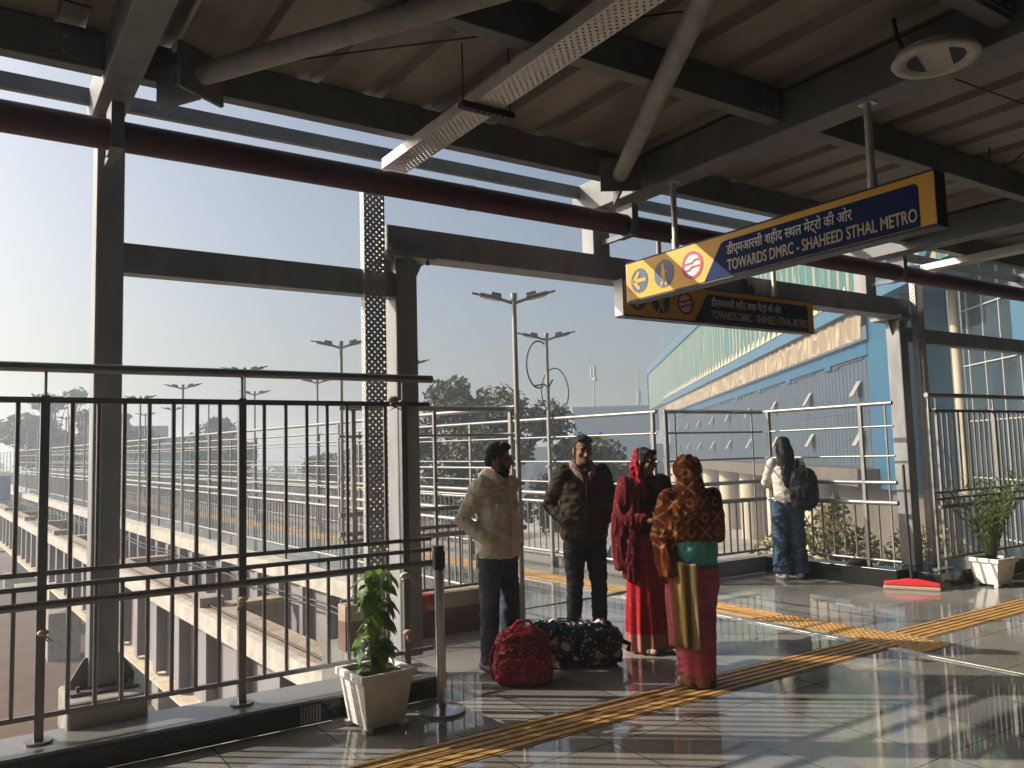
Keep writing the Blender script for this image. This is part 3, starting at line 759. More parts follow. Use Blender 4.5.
for x0 in (0.0, -6.0):
    b.bar((x0 - 6, 0.1, zz(18.4)), (x0 + 0.5, 0.1, zz(11)), 0.1, 0.45)
bpart(b, "raking_strut", M["bld_blue"])
b = MB(); b.box(-4.0, -0.5, -0.1, 1.6, -0.2, zz(18.6)); bpart(b, "end_wall", M["bld_blue"])
b = MB(); b.cyl((-4.25, 1.72, -0.3), (-4.25, 1.72, 14), 0.17, n=14); bpart(b, "rain_pipe", M["cream"])
b = MB(); b.box(-40, -4.4, 1.9, 6, -5, 16); bpart(b, "glass_wall", M["glass"])
b = MB()
k = -39
while k < -4.4: b.box(k, k + 0.04, 1.83, 1.899, -5, 16); k += 1.1
for z in range(-4, 16, 2): b.box(-40, -4.4, 1.835, 1.898, z + 0.3, z + 0.34)
bpart(b, "mullion", M["mullion"])
b = MB(); b.box(-14, -9, 1.2, 1.82, 4.2, 6.6); bpart(b, "glass_bay", M["bld_pale"])
b = MB(); b.box(-1, L1, -1.0, 1.4, -0.1, 0.6); bpart(b, "plinth_beam", M["bld_base"])
b = MB(); b.box(-4.5, 5.5, 0.3, 1.3, -5, -0.12); bpart(b, "base_wall", M["bld_base"])
for k in range(8):
    b = MB(); b.cyl((10 + k * 8.0, 0.6, -5), (10 + k * 8.0, 0.6, -0.12), 0.75, n=20); bpart(b, "column", M["cream"])
b = MB(); b.box(5.5, L1, 1.6, 2.0, -5, -0.12); bpart(b, "back_wall", M["bld_base"])
for zc in (zz(5.1), zz(2.0)):
    for k in range(9):
        xw = 0.9 + 7.05 * k
        w = MB(); c = Vector((xw, -0.215, zc)); 
        w.obox(c, Vector((0.27, 0, 0)), Vector((0, 0.19, 0.32)), Vector((0, 0.02, -0.013)))
        o = bpart(w, "window", M["window_frame"])
        f = MB(); f.box(xw - 0.30, xw + 0.30, -0.03, -0.004, zc - 0.32, zc + 0.30); f2 = f.build("opening", M["dark_gap"], o)

# blue-grey block far behind with masts
q = Vector((107, 107, 0)) * 0.72
t2 = thing("office_block", "plain blue grey block with lower wings beyond the trees, hazy", "building", (70, 82, -5), R(-34))
b = MB(); b.box(-4.8, 4.8, -3, 3, 5, 12.1); b.box(-4.9, 4.9, -3.1, 3.1, 12.1, 12.35); b.build("upper_storey", M["far_bld"], t2)
b = MB(); b.box(-14, 14, -3.4, 3.4, 0, 7.4); b.build("lower_storey", M["far_bld"], t2)
for k in range(10):
    b = MB(); b.box(-12.6 + 2.6 * k, -11.0 + 2.6 * k, -3.46, -3.405, 3.6, 5.2); b.build("window", M["dark_gap"], t2)
for px, nm, lab, drum in (((69.0, 83.5), "antenna_mast", "slim mast with drum antennas at its top above the blue block", True), ((73.2, 79.6), "antenna_mast", "bare slim mast with a small box above the blue block", False)):
    t3 = thing(nm, lab, "mast", (px[0], px[1], 7.2))
    b = MB(); b.cyl((0, 0, 0), (0, 0, 5.6 if drum else 5.3), 0.14, 0.07, n=8); b.build("pole", M["grey_metal"], t3)
    b = MB()
    if drum:
        for a_ in range(3): b.obox((0.3 * math.cos(a_ * 2.1), 0.3 * math.sin(a_ * 2.1), 4.8), Vector((0.12, 0, 0)), Vector((0, 0.08, 0)), Vector((0, 0, 0.9)))
        b.cyl((-0.1, -0.6, 3.9), (-0.1, -0.2, 3.9), 0.3, n=12)
    else:
        b.obox((0, 0, 1.3), Vector((0.25, 0, 0)), Vector((0, 0.25, 0)), Vector((0, 0, 0.9))); b.cyl((0, 0, 5.2), (0.5, 0, 5.25), 0.05, n=6)
    b.build("antenna", M["grey_metal"], t3)

# ------------------------------------------------------------------ trees and shrubs
def blob_pts(rng, blobs, n):
    out = []
    tot = sum(r[0] * r[1] * r[2] for _, r in blobs)
    for c, r in blobs:
        k = int(n * r[0] * r[1] * r[2] / tot)
        for _ in range(k):
            while True:
                p = Vector((rng.uniform(-1, 1), rng.uniform(-1, 1), rng.uniform(-1, 1)))
                if 0.25 < p.length < 1: break
            w = p.length; p = p * (0.75 + 0.35 * noise.noise(Vector(c) + p * 2.1))
            out.append(Vector(c) + Vector((p.x * r[0], p.y * r[1], p.z * r[2])))
    return out
def leaves(mb, pts, rng, size):
    for p in pts:
        if noise.noise(p * 1.1) < -0.22: continue
        a = Vector((rng.gauss(0, 1), rng.gauss(0, 1), rng.gauss(0, 0.7))).normalized()
        n_ = a.cross(Vector((rng.gauss(0, 1), rng.gauss(0, 1), rng.gauss(0, 1)))).normalized()
        s = size * rng.uniform(0.6, 1.3)
        mb._add([p - a * s, p + n_ * s * 0.42 + a * s * 0.1, p + a * s, p - n_ * s * 0.42 + a * s * 0.1], [(0, 1, 2, 3)])
def tree(name, lab, cat, loc, H, blobs, nleaf, size, lm, seed, trunk_r=0.18, group=None):
    rng = random.Random(seed)
    t = thing(name, lab, cat, loc, group=group)
    b = MB(); leaves(b, blob_pts(rng, blobs, nleaf), rng, size); b.build("crown", lm, t, fix=False)
    b = MB(); fork = Vector((0, 0, H * 0.42))
    b.path([(0, 0, -0.2), (0.05, 0.02, H * 0.2), fork], [trunk_r * 1.3, trunk_r, trunk_r * 0.8], n=10)
    for c, r in blobs:
        c = Vector(c); mid = fork.lerp(c, 0.5) + Vector((rng.uniform(-.2, .2), rng.uniform(-.2, .2), 0.15))
        b.path([fork - Vector((0, 0, 0.1)), mid, c, c + Vector((rng.uniform(-.5, .5) * r[0], rng.uniform(-.5, .5) * r[1], r[2] * 0.7))], [trunk_r * 0.6, trunk_r * 0.42, trunk_r * 0.25, 0.02], n=7)
        for _ in range(5):
            e = c + Vector((rng.uniform(-.8, .8) * r[0], rng.uniform(-.8, .8) * r[1], rng.uniform(-.4, .8) * r[2]))
            b.path([mid, (mid + e) / 2 + Vector((0, 0, 0.1)), e], [trunk_r * 0.25, trunk_r * 0.16, 0.012], n=5)
    b.build("trunk", M["bark"], t)
    return t
tree("tree", "large dusty tree behind the two men, its crown spreading beyond the skywalk", "tree", (14.2, 23.0, -5), 9.5,
     [((-0.8, 0.7, 8.2), (1.2, 1.2, 1.25)), ((0.5, -0.3, 7.9), (1.3, 1.3, 1.2)), ((-2.0, 1.4, 7.0), (1.2, 1.2, 1.1)), ((1.8, -1.2, 7.6), (1.1, 1.1, 0.9)), ((0, 0, 6.6), (2.2, 2.0, 1.4)), ((2.6, -1.9, 6.4), (1.3, 1.3, 1.0)), ((-0.5, 0.5, 5.2), (2.6, 2.2, 1.3)), ((2.2, -1.6, 5.0), (2.0, 1.8, 1.3))], 34000, 0.115, M["tree_leaf"], 3)
tree("tree", "smaller dusty tree right of the large one, in front of the blue block", "tree", (17.2, 20.6, -5), 7.2,
     [((0, 0, 6.2), (1.1, 1.1, 1.1)), ((0.9, -0.7, 5.4), (1.4, 1.3, 1.1)), ((-0.6, 0.5, 5.0), (1.5, 1.4, 1.2)), ((1.6, -1.2, 4.2), (1.6, 1.5, 1.2))], 15000, 0.115, M["tree_leaf"], 5)
tree("tree", "hazy spreading tree far off at the left end of the skywalk", "tree", (6.0, 68, -5), 12.5,
     [((-1.0, 0, 11.2), (1.5, 1.5, 0.9)), ((0.9, 0, 11.7), (1.2, 1.2, 0.8)), ((-2.4, 0, 9.2), (2.4, 2.2, 1.6)), ((2.6, 0, 9.6), (2.6, 2.2, 1.7)), ((0, 0, 7.5), (3.6, 3, 2.2)), ((5.0, 0, 8.2), (2.0, 2, 1.6))], 14000, 0.26, M["tree_leaf_far"], 8, 0.3)
tree("tree", "hazy round tree far behind the left skywalk lamps", "tree", (15.5, 62, -5), 10,
     [((0, 0, 8.8), (1.6, 1.6, 1.4)), ((-1.2, 0, 7.6), (1.8, 1.8, 1.4)), ((1.5, 0, 7.2), (1.8, 1.8, 1.3)), ((0, 0, 5.8), (3, 2.4, 1.6))], 8000, 0.24, M["tree_leaf_far"], 11, 0.25)
tree("tree", "low hazy tree line crown behind the skywalk barrier at the left", "tree", (27, 62, -5), 9,
     [((0, 0, 6.6), (2.6, 2.6, 1.3)), ((-3.4, 0, 6.0), (2.4, 2.2, 1.4)), ((3.4, 0, 6.2), (2.4, 2.2, 1.3)), ((0, 0, 4.6), (5.5, 3, 1.6))], 10000, 0.26, M["tree_leaf_far"], 13, 0.25)
tree("shrub", "golden leafy shrub below the railing near the sunlit column", "shrub", (13.0, 9.4, -5), 6.2,
     [((0, 0, 5.2), (0.75, 0.75, 0.75)), ((-0.6, 0.3, 4.6), (0.8, 0.8, 0.8)), ((0.6, -0.3, 4.5), (0.8, 0.8, 0.8)), ((0, 0, 3.8), (1.3, 1.2, 0.9))], 4200, 0.07, M["shrub_leaf"], 17, 0.08)
tree("shrub", "dry leafy shrub below the railing behind the palm planter", "shrub", (14.6, 8.4, -5), 5.6,
     [((0, 0, 4.6), (0.8, 0.8, 0.7)), ((0.7, -0.3, 4.1), (0.9, 0.9, 0.8)), ((-0.5, 0.2, 3.8), (1.0, 1.0, 0.9))], 3000, 0.07, M["shrub_leaf"], 19, 0.08)
# far low block and hazy wood at the horizon
b = MB(); b.box(-9, 9, -4, 4, 0, 9.2); b.box(-3, 2, -4.2, 3.8, 9.2, 10.4)
tag(b.build("far_block", M["far_bld"], loc=(15, 92, -5)), "pale flat roofed block far off behind the left lamps", "building")
rng = random.Random(21); b = MB(); pts = []
for k in range(90):
    a = rng.uniform(-0.35, 1.05); d_ = rng.uniform(120, 175)
    c = Vector((d_ * math.sin(a), d_ * math.cos(a), -5 + rng.uniform(1.5, 4.5)))
    if (c - Vector((85, 95, 0))).length < 45: continue
    pts += blob_pts(rng, [(c, (5.5, 5.5, rng.uniform(2.5, 4.0)))], 150)
leaves(b, pts, rng, 0.75)
o = b.build("distant_wood", M["tree_leaf_far"], fix=False); o["kind"] = "stuff"; o["label"] = "hazy low wood along the horizon"; o["category"] = "trees"
# ------------------------------------------------------------------ hanging signs
def text_mesh(txt, size, shear=0.0, ext=0.0, off=0.0):
    cu = bpy.data.curves.new("t", 'FONT'); cu.body = txt; cu.size = size; cu.extrude = ext; cu.align_x = 'LEFT'; cu.resolution_u = 4; cu.offset = off
    o = bpy.data.objects.new("t", cu); col.objects.link(o)
    dg = bpy.context.evaluated_depsgraph_get(); me = bpy.data.meshes.new_from_object(o.evaluated_get(dg))
    bpy.data.objects.remove(o); bpy.data.curves.remove(cu)
    xs = [v.co.x for v in me.vertices]; return me, (min(xs) if xs else 0), (max(xs) if xs else 1)
def make_sign(label, group, loc, rz, hang):
    """local x runs along the face from its arrow end, face looks to -y, z up; length 2.64, height 0.32"""
    t = thing("hanging_sign", label, "sign", loc, rz, group)
    W, Hh, T = 2.64, 0.32, 0.11
    b = MB(); b.box(0, W, 0, T, 0, Hh); b.box(-0.006, W + 0.006, -0.004, T + 0.004, -0.012, 0.0); b.box(-0.006, W + 0.006, -0.004, T + 0.004, Hh, Hh + 0.008)
    bevel(b.build("case", M["sign_case_dark"], t), 0.003)
    b = MB(); b.box(-0.012, -0.001, 0.0, T, 0.0, Hh); b.build("end_cap", M["sign_case"], t)
    b = MB(); b.box(0.004, W - 0.004, -0.004, -0.001, 0.006, Hh - 0.006); b.build("yellow_face", M["yellow"], t)
    b = MB(); z0, z1 = 0.022, Hh - 0.05
    pl = [(0.86, -0.0045, 0.008), (W - 0.10, -0.0045, 0.008)]
    for k in range(5):
        a_ = R(-0 + 90 * k / 4); pl.append((W - 0.10 - 0.03 + 0.03 * math.cos(a_), -0.0045, z1 - 0.03 + 0.03 * math.sin(a_)))
    for k in range(4): pl.append((1.075 + 0.03 * (1 - k) * 0.6, -0.0045, z1 - 0.004 * k * k * 0.3))
    b.poly(pl, (0, -0.002, 0)); b.build("blue_panel", M["sign_blue"], t)
    # pictograms
    def disc(mb, cx, cz, r, y0, th=0.002, n=28):
        mb.poly([(cx + r * math.cos(2 * math.pi * i / n), y0, cz + r * math.sin(2 * math.pi * i / n)) for i in range(n)], (0, -th, 0))
    def ringp(mb, cx, cz, r0, r1, y0, th, n=28):
        for i in range(n):
            a, c = 2 * math.pi * i / n, 2 * math.pi * (i + 1) / n
            mb.poly([(cx + r0 * math.cos(a), y0, cz + r0 * math.sin(a)), (cx + r1 * math.cos(a), y0, cz + r1 * math.sin(a)), (cx + r1 * math.cos(c), y0, cz + r1 * math.sin(c)), (cx + r0 * math.cos(c), y0, cz + r0 * math.sin(c))], (0, -th, 0))
    def strip(mb, pts, w, y0, th=0.002):
        for (xa, za), (xb, zb) in zip(pts[:-1], pts[1:]):
            d = Vector((xb - xa, 0, zb - za)).normalized(); s_ = Vector((-d.z, 0, d.x)) * w / 2
            A, B_ = Vector((xa, y0, za)) - d * w * 0.2, Vector((xb, y0, zb)) + d * w * 0.2
            mb.poly([A - s_, B_ - s_, B_ + s_, A + s_], (0, -th, 0))
    cz = 0.152
    b = MB(); disc(b, 0.155, cz, 0.102, -0.0045); bb = b.build("arrow_disc", M["icon_grey"], t)
    a = MB(); strip(a, [(0.088, cz), (0.225, cz)], 0.028, -0.007); strip(a, [(0.150, cz + 0.066), (0.086, cz), (0.150, cz - 0.066)], 0.028, -0.0072, 0.0023); a.build("arrow", M["yellow"], bb)
    b = MB(); disc(b, 0.44, cz, 0.112, -0.0045); bb = b.build("walker_disc", M["icon_grey"], t)
    a = MB(); disc(a, 0.433, cz + 0.066, 0.016, -0.007); strip(a, [(0.432, cz + 0.045), (0.438, cz - 0.015)], 0.034, -0.0073)
    strip(a, [(0.44, cz - 0.012), (0.462, cz - 0.05), (0.462, cz - 0.09)], 0.018, -0.0078); strip(a, [(0.436, cz - 0.012), (0.425, cz - 0.055), (0.40, cz - 0.09)], 0.018, -0.0075)
    strip(a, [(0.44, cz + 0.035), (0.47, cz + 0.008), (0.485, cz + 0.02)], 0.013, -0.0070); strip(a, [(0.425, cz + 0.035), (0.408, cz - 0.012)], 0.013, -0.0068); a.build("walker", M["yellow"], bb)
    b = MB(); disc(b, 0.745, cz + 0.006, 0.112, -0.0045); bb = b.build("logo_disc", M["sign_white"], t)
    a = MB(); ringp(a, 0.745, cz + 0.006, 0.083, 0.109, -0.007, 0.002)
    strip(a, [(0.668, cz + 0.020), (0.745, cz + 0.020), (0.775, cz + 0.040), (0.822, cz + 0.040)], 0.016, -0.0072); strip(a, [(0.668, cz - 0.030), (0.715, cz - 0.030), (0.745, cz - 0.010), (0.822, cz - 0.010)], 0.016, -0.0074); a.build("logo_ring", M["icon_red"], bb)
    # lettering
    for txt, x0, wid, zb, mm, nm in (("डीएमआरसी शहीद स्थल मेट्रो की ओर", 1.09, 1.02, 0.163, M["sign_white"], "hindi_lettering"), ("TOWARDS DMRC - SHAHEED STHAL METRO", 1.09, 1.435, 0.045, M["sign_letters_tan"], "latin_lettering")):
        me, xa, xb = text_mesh(txt, 0.1, ext=0.004, off=0.0004 if nm == "hindi_lettering" else 0.0013)
        if nm == "hindi_lettering":      # the joined half letter is cut from the full one
            m1, a1, b1 = text_mesh("डीएमआरसी शहीद स", 0.1, ext=0.004, off=0.0004); m2_, a2, b2 = text_mesh("थल मेट्रो की ओर", 0.1, ext=0.004, off=0.0004)
            bm = bmesh.new(); bm.from_mesh(m1); cut = b1 - 0.0155
            bmesh.ops.bisect_plane(bm, geom=bm.verts[:] + bm.edges[:] + bm.faces[:], plane_co=(cut, 0, 0), plane_no=(1, 0, 0), clear_outer=True)
            for v_ in m2_.vertices: v_.co.x += cut - a2 - 0.002
            bm.from_mesh(m2_); bm.to_mesh(me); bm.free(); xa, xb = a1, cut + (b2 - a2)
            bpy.data.meshes.remove(m1); bpy.data.meshes.remove(m2_)
        sx = wid / max(1e-4, xb - xa)
        sz = 1.0 if nm == "hindi_lettering" else 1.12
        for v_ in me.vertices: v_.co = Vector(((v_.co.x - xa) * sx + x0, -0.0078 - v_.co.z * 0.3, v_.co.y * sz + zb))
        me.materials.clear(); me.materials.append(mm); me.name = nm
        o = bpy.data.objects.new(nm, me); col.objects.link(o); o.parent = t
    for hx, hh in hang:
        h = MB(); h.cyl((hx, T / 2, Hh), (hx, T / 2, Hh + hh), 0.024, n=12); h.box(hx - 0.05, hx + 0.05, T / 2 - 0.04, T / 2 + 0.04, Hh + hh - 0.012, Hh + hh)
        h.cyl((hx, T / 2, Hh), (hx, T / 2, Hh + 0.1), 0.03, n=12)
        h.build("hanger", M["zinc"], t)
    s_ = MB()
    for xx in (0.33, 0.62, 1.5, 2.0): s_.cyl((xx, T / 2, Hh), (xx, T / 2, Hh + 0.03), 0.006, n=6)
    s_.build("screw", M["black"], t)
    return t
SG = "hanging direction signs"
make_sign("blue and yellow direction sign hanging under the rafter, the nearer and larger of the two", SG, (4.60, 5.08, 2.845), R(-90), [(0.52, 0.57), (2.22, 0.57)])
make_sign("blue and yellow direction sign hung below the lintel beam, the farther and darker one", SG, (4.75, 5.30, 2.782), 0.0, [(0.5, 0.5), (2.1, 0.5)])
b = MB()
rng = random.Random(4)
for k in range(9):
    b.path([(rng.uniform(-.05, .05), rng.uniform(-.04, .0), rng.uniform(0, .12)) for _ in range(5)], 0.006, n=5)
b.box(-0.055, -0.035, -0.02, 0.24, -0.03, 0.235)
tag(b.build("cable_bundle", M["black"], loc=(6.55, 5.43, 3.12)), "tangled black cable strapped to the lintel beam above the farther sign", "cable")

# round fixture under the rafter
t = thing("ceiling_speaker", "round cream fixture with dark slots under the rafter at the upper right", "speaker", (4.36, 2.26, 3.70), R(20))
b = MB(); prof = [(0.215, 0.0), (0.225, -0.012), (0.215, -0.028), (0.165, -0.030), (0.158, -0.014), (0.0, -0.012)]; n = 40; vs = []; fs = []
for (r_, z_) in [(0.20, 0.028)] + prof:
    for i in range(n): vs.append((max(r_, 0.001) * math.cos(2 * math.pi * i / n), max(r_, 0.001) * math.sin(2 * math.pi * i / n), z_))
for k in range(len(prof)):
    for i in range(n): fs.append((k * n + i, k * n + (i + 1) % n, (k + 1) * n + (i + 1) % n, (k + 1) * n + i))
b._add(vs, fs, True); b.build("body", M["speaker"], t)
for sgn in (-1, 1):
    s_ = MB(); pts = [(0.145 * math.cos(R(a)), sgn * 0.145 * math.sin(R(a)), -0.0125) for a in range(28, 153, 10)]
    s_.poly(pts, (0, 0, -0.004)); s_.build("slot", M["dark_gap"], t)
b = MB(); b.path([(0.1, 0.1, 0.02), (0.12, 0.16, 0.1), (0.1, 0.2, 0.22), (0.08, 0.22, 0.42)], 0.012, n=6); b.path([(0.06, 0.16, 0.05), (0.12, 0.2, 0.09), (0.17, 0.16, 0.06)], 0.007, n=5); b.build("cable", M["black"], t)

# ------------------------------------------------------------------ planters
def pot(par, w0, w1, h):
    b = MB(); a, c = w0 / 2, w1 / 2
    b.hexa([(-a, -a, 0.025), (a, -a, 0.025), (a, a, 0.025), (-a, a, 0.025), (-c, -c, h - 0.03), (c, -c, h - 0.03), (c, c, h - 0.03), (-c, c, h - 0.03)])
    for k in range(1, 4):
        z = 0.03 + (h - 0.06) * k / 4; q = a + (c - a) * k / 4 + 0.003
        b.box(-q * 0.8, q * 0.8, -q, -q + 0.01, z, z + 0.006); b.box(-q, -q + 0.01, -q * 0.8, q * 0.8, z, z + 0.006)
    for sx in (-1, 1):
        for sy in (-1, 1): b.box(sx * a * 0.95 - 0.025, sx * a * 0.95 + 0.025, sy * a * 0.95 - 0.025, sy * a * 0.95 + 0.025, 0, 0.03)
    o = bevel(b.build("pot", M["white_plastic"], par), 0.008)
    r_ = MB(); e = c + 0.018; i_ = c - 0.012
    for (x0, x1, y0, y1) in ((-e, e, -e, -i_), (-e, e, i_, e), (-e, -i_, -i_, i_), (i_, e, -i_, i_)): r_.box(x0, x1, y0, y1, h - 0.045, h)
    bevel(r_.build("rim", M["white_plastic"], o), 0.005)
    s_ = MB(); s_.box(-c + 0.014, c - 0.014, -c + 0.014, c - 0.014, h - 0.08, h - 0.028); s_.build("soil", M["potsoil"], par)
def leaf_heart(mb, base, d, up, L, W):
    d = d.normalized(); s_ = d.cross(up).normalized(); n_ = s_.cross(d)
    prof = [(0, 0.0, 0), (0.02, 0.30, -0.02), (0.18, 0.5, 0.03), (0.45, 0.46, 0.05), (0.75, 0.24, 0.02), (1.0, 0.0, -0.06)]
    vs = []; 
    for (t_, w, z) in prof: vs += [base + d * (L * t_) + s_ * (-w * W) + n_ * (z * L), base + d * (L * t_) + n_ * ((z - 0.06) * L), base + d * (L * t_) + s_ * (w * W) + n_ * (z * L)]
    fs = []
    for i in range(len(prof) - 1): fs += [(3 * i, 3 * i + 1, 3 * i + 4, 3 * i + 3), (3 * i + 1, 3 * i + 2, 3 * i + 5, 3 * i + 4)]
    mb._add(vs, fs, True)
t = thing("potted_plant", "leafy climber in a square white planter beside the railing", "potted plant", (2.10, 4.70, 0), R(3))
pot(t, 0.25, 0.33, 0.34)
b = MB(); b.cyl((0, 0, 0.29), (0.0, 0.02, 0.86), 0.028, 0.024, n=10); b.build("stem", M["stem"], t)
rng = random.Random(12); b = MB(); v_ = MB()
for k in range(74):
    z = 0.33 + 0.57 * (k / 74) ** 0.9; a_ = rng.uniform(0, 2 * math.pi); r0 = 0.05
    base = Vector((r0 * math.cos(a_), r0 * math.sin(a_), z)); out = Vector((math.cos(a_), math.sin(a_), 0))
    tip = base + out * rng.uniform(0.0, 0.04) + Vector((0, 0, rng.uniform(0.0, 0.05)))
    v_.path([base * 1.0 - out * 0.03, (base + tip) / 2 + Vector((0, 0, 0.015)), tip], 0.0028, n=4)
    leaf_heart(b, tip, out * 0.55 + Vector((rng.uniform(-.4, .4), rng.uniform(-.4, .4), rng.uniform(-1.0, -0.35))), out + Vector((0, 0, 0.5)), rng.uniform(0.075, 0.125), rng.uniform(0.07, 0.10))
b.build("foliage", M["leaf"], t, fix=False); v_.build("leaf_stalk", M["leaf"], t)
t = thing("potted_plant", "spiky palm in a square white planter at the far right", "potted plant", (9.56, 4.75, 0), R(-6))
pot(t, 0.25, 0.34, 0.31)
rng = random.Random(5); b = MB(); s2 = MB()
for k in range(34):
    a_ = rng.uniform(0, 2 * math.pi); lean = rng.uniform(0.06, 0.36); L = rng.uniform(0.55, 1.05)
    p = Vector((0.04 * math.cos(a_), 0.04 * math.sin(a_), 0.28)); d = Vector((math.cos(a_) * lean, math.sin(a_) * lean, 1)).normalized(); pts = [p.copy()]
    for q in range(9):
        p = p + d * (L / 9); d = (d + Vector((math.cos(a_) * 0.045, math.sin(a_) * 0.045, -0.05 * (q > 3)))).normalized(); pts.append(p.copy())
    s2.path(pts, [0.006 - 0.0005 * i for i in range(10)], n=5)
    for i in range(3, 10):
        for sg in (-1, 1):
            sd = Vector((-math.sin(a_), math.cos(a_), 0)) * sg
            dl = (sd * 0.6 + d * 0.8 + Vector((0, 0, rng.uniform(-.3, .2)))).normalized(); l_ = rng.uniform(0.10, 0.2) * (1.1 - abs(i - 6) * 0.1)
            n_ = dl.cross(Vector((0, 0, 1))).normalized(); q0 = pts[i]
            b._add([q0, q0 + dl * l_ * 0.4 + n_ * 0.014, q0 + dl * l_, q0 + dl * l_ * 0.4 - n_ * 0.014], [(0, 1, 2, 3)])
b.build("foliage", M["palm"], t, fix=False); s2.build("stem", M["palm"], t)

# ------------------------------------------------------------------ queue post, mop, ties
t = thing("queue_post", "steel queue barrier post on a round base between the planter and the beige jacket man", "queue post", (2.53, 4.67, 0))
b = MB(); b.cyl((0, 0, 0), (0, 0, 0.018), 0.15, 0.15, n=40); b.cyl((0, 0, 0.018), (0, 0, 0.04), 0.148, 0.05, n=40); bevel(b.build("base", M["chrome"], t), 0.003)
b = MB(); b.cyl((0, 0, 0.03), (0, 0, 0.88), 0.032, n=28); b.build("pole", M["chrome"], t)
b = MB(); b.cyl((0, 0, 0.88), (0, 0, 1.02), 0.034, n=28); b.cyl((0, 0, 1.02), (0, 0, 1.03), 0.037, n=28)
for a_ in (0.3, 1.87, 3.44, 5.0): b.obox((0.037 * math.cos(a_), 0.037 * math.sin(a_), 0.945), Vector((math.cos(a_), math.sin(a_), 0)) * 0.008, Vector((-math.sin(a_), math.cos(a_), 0)) * 0.012, Vector((0, 0, 0.05)))
b.build("belt_head", M["black"], t)
t = thing("floor_mop", "wide red floor mop with a dark handle leaning by the sunlit column", "mop", (8.68, 5.18, 0), R(-64))
b = MB(); b.poly([(-0.28, 0.05, 0.045), (0.28, 0.05, 0.045), (0.28, 0.05, 0.075), (0.06, 0.05, 0.115), (-0.06, 0.05, 0.115), (-0.28, 0.05, 0.075)], (0, -0.10, 0)); bevel(b.build("head", M["red"], t), 0.008)
b = MB(); b.box(-0.285, 0.285, -0.065, 0.065, 0.0, 0.04); bevel(b.build("fringe", M["fringe"], t), 0.012)
b = MB(); b.cyl((0, 0, 0.10), (-0.02, 0.14, 1.36), 0.015, n=10); b.cyl((0, 0, 0.1), (0, 0.008, 0.22), 0.018, n=10); b.build("handle", M["black"], t)
def tie(lab, loc, m, s=1.0, seed=1):
    rng = random.Random(seed); b = MB()
    b.ell((0, 0, 0), (0.035 * s, 0.03 * s, 0.022 * s)); 
    for k in range(2): b.path([(0, 0, 0), (rng.uniform(-.04, .04) * s, -0.03 * s, -0.03 * s), (rng.uniform(-.07, .07) * s, -0.035 * s, -0.065 * s)], [0.011 * s, 0.008 * s, 0.003], n=6, flat=0.5)
    for v_ in range(len(b.v)): b.v[v_] = tuple(Vector(b.v[v_]) + noise.noise_vector(Vector(b.v[v_]) * 60) * 0.006)
    tag(b.build("cloth_tie", m, loc=loc), lab, "tie", "scraps tied to the railings")
tie("pinkish cloth scrap knotted on the railing top bar beside the second column", (2.44, RY - 0.01, 1.995), M["tie"], 1.2, 1)
tie("pale tape wound round the railing post just above the climbing plant", (2.50, RY - 0.03, 0.80), M["tape"], 1.0, 2)
tie("pale tape wound round the railing post low beside the planter", (2.52, RY - 0.03, 0.42), M["tie"], 1.0, 3)
tie("small pale knot on the middle railing post under the round handrail", (1.42, RY - 0.03, 0.77), M["tape"], 0.8, 4)
tie("small pale knot on the leftmost railing post under the round handrail", (0.37, RY - 0.03, 0.72), M["tape"], 0.8, 5)
tie("pink scrap tied at the end of the right railing top bar", (9.24, RY - 0.01, 1.96), M["tape"], 1.1, 6)
# dark cloth lying on the kerb
b = MB(); b.ell((0, 0, 0.03), (0.16, 0.09, 0.05)); b.ell((0.1, 0.03, 0.02), (0.1, 0.08, 0.035))
for i in range(len(b.v)): b.v[i] = tuple(Vector(b.v[i]) + noise.noise_vector(Vector(b.v[i]) * 14) * 0.025)
M["dark_cloth"] = mat("dark_cloth", (0.05, 0.035, 0.035), 0.95, var=0.3, scale=20)
tag(b.build("floor_cloth", M["dark_cloth"], loc=(8.72, 5.85, 0.2)), "dark crumpled cloth lying on the black kerb near the mop", "cloth")
# far worker and drum on the girder
b = MB(); b.cyl((0, 0, 0), (0, 0, 1.15), 0.42, 0.42, n=18)
for z in (0.03, 0.4, 0.75, 1.1): b.cyl((0, 0, z), (0, 0, z + 0.04), 0.44, n=18)
q = sky_p(-1.1, 40.0, -0.3)
tag(b.build("plastic_drum", M["blue_drum"], loc=q), "blue plastic drum far along the unfinished girder at the left edge", "drum")

# ------------------------------------------------------------------ bags
m = mat("red_dotted_fabric", (0.4, 0.02, 0.04), 0.6); g = NT(m); v = g.coord()
d_ = g.voro(v, 55, 0.7); g.to(g.mix(g.math('LESS_THAN', d_, 0.30), (0.21, 0.006, 0.018), (0.55, 0.15, 0.17)), "Base Color"); g.bump(g.noise(v, 22, 4), 0.5, 0.02); M["bag_red"] = m
M["bag_red_plain"] = mat("red_fabric", (0.42, 0.012, 0.03), 0.55, var=0.2, scale=20, bump=0.3)
M["bag_dark"] = mat("dark_zip", (0.05, 0.01, 0.015), 0.5)
m = mat("floral_fabric", (0.02, 0.02, 0.03), 0.7); g = NT(m); v = g.coord()
nzv = g.N.new("ShaderNodeTexNoise"); nzv.inputs["Scale"].default_value = 9; g.L.new(v, nzv.inputs["Vector"])
vm = g.N.new("ShaderNodeVectorMath"); vm.operation = 'MULTIPLY_ADD'; vm.inputs[1].default_value = (0.07, 0.07, 0.07); g.L.new(nzv.outputs["Color"], vm.inputs[0]); g.L.new(v, vm.inputs[2])
dd = g.voro(vm.outputs[0], 13, 0.9); cc = g.voro(vm.outputs[0], 13, 0.9, out=1)
ccs = g.sep(cc)
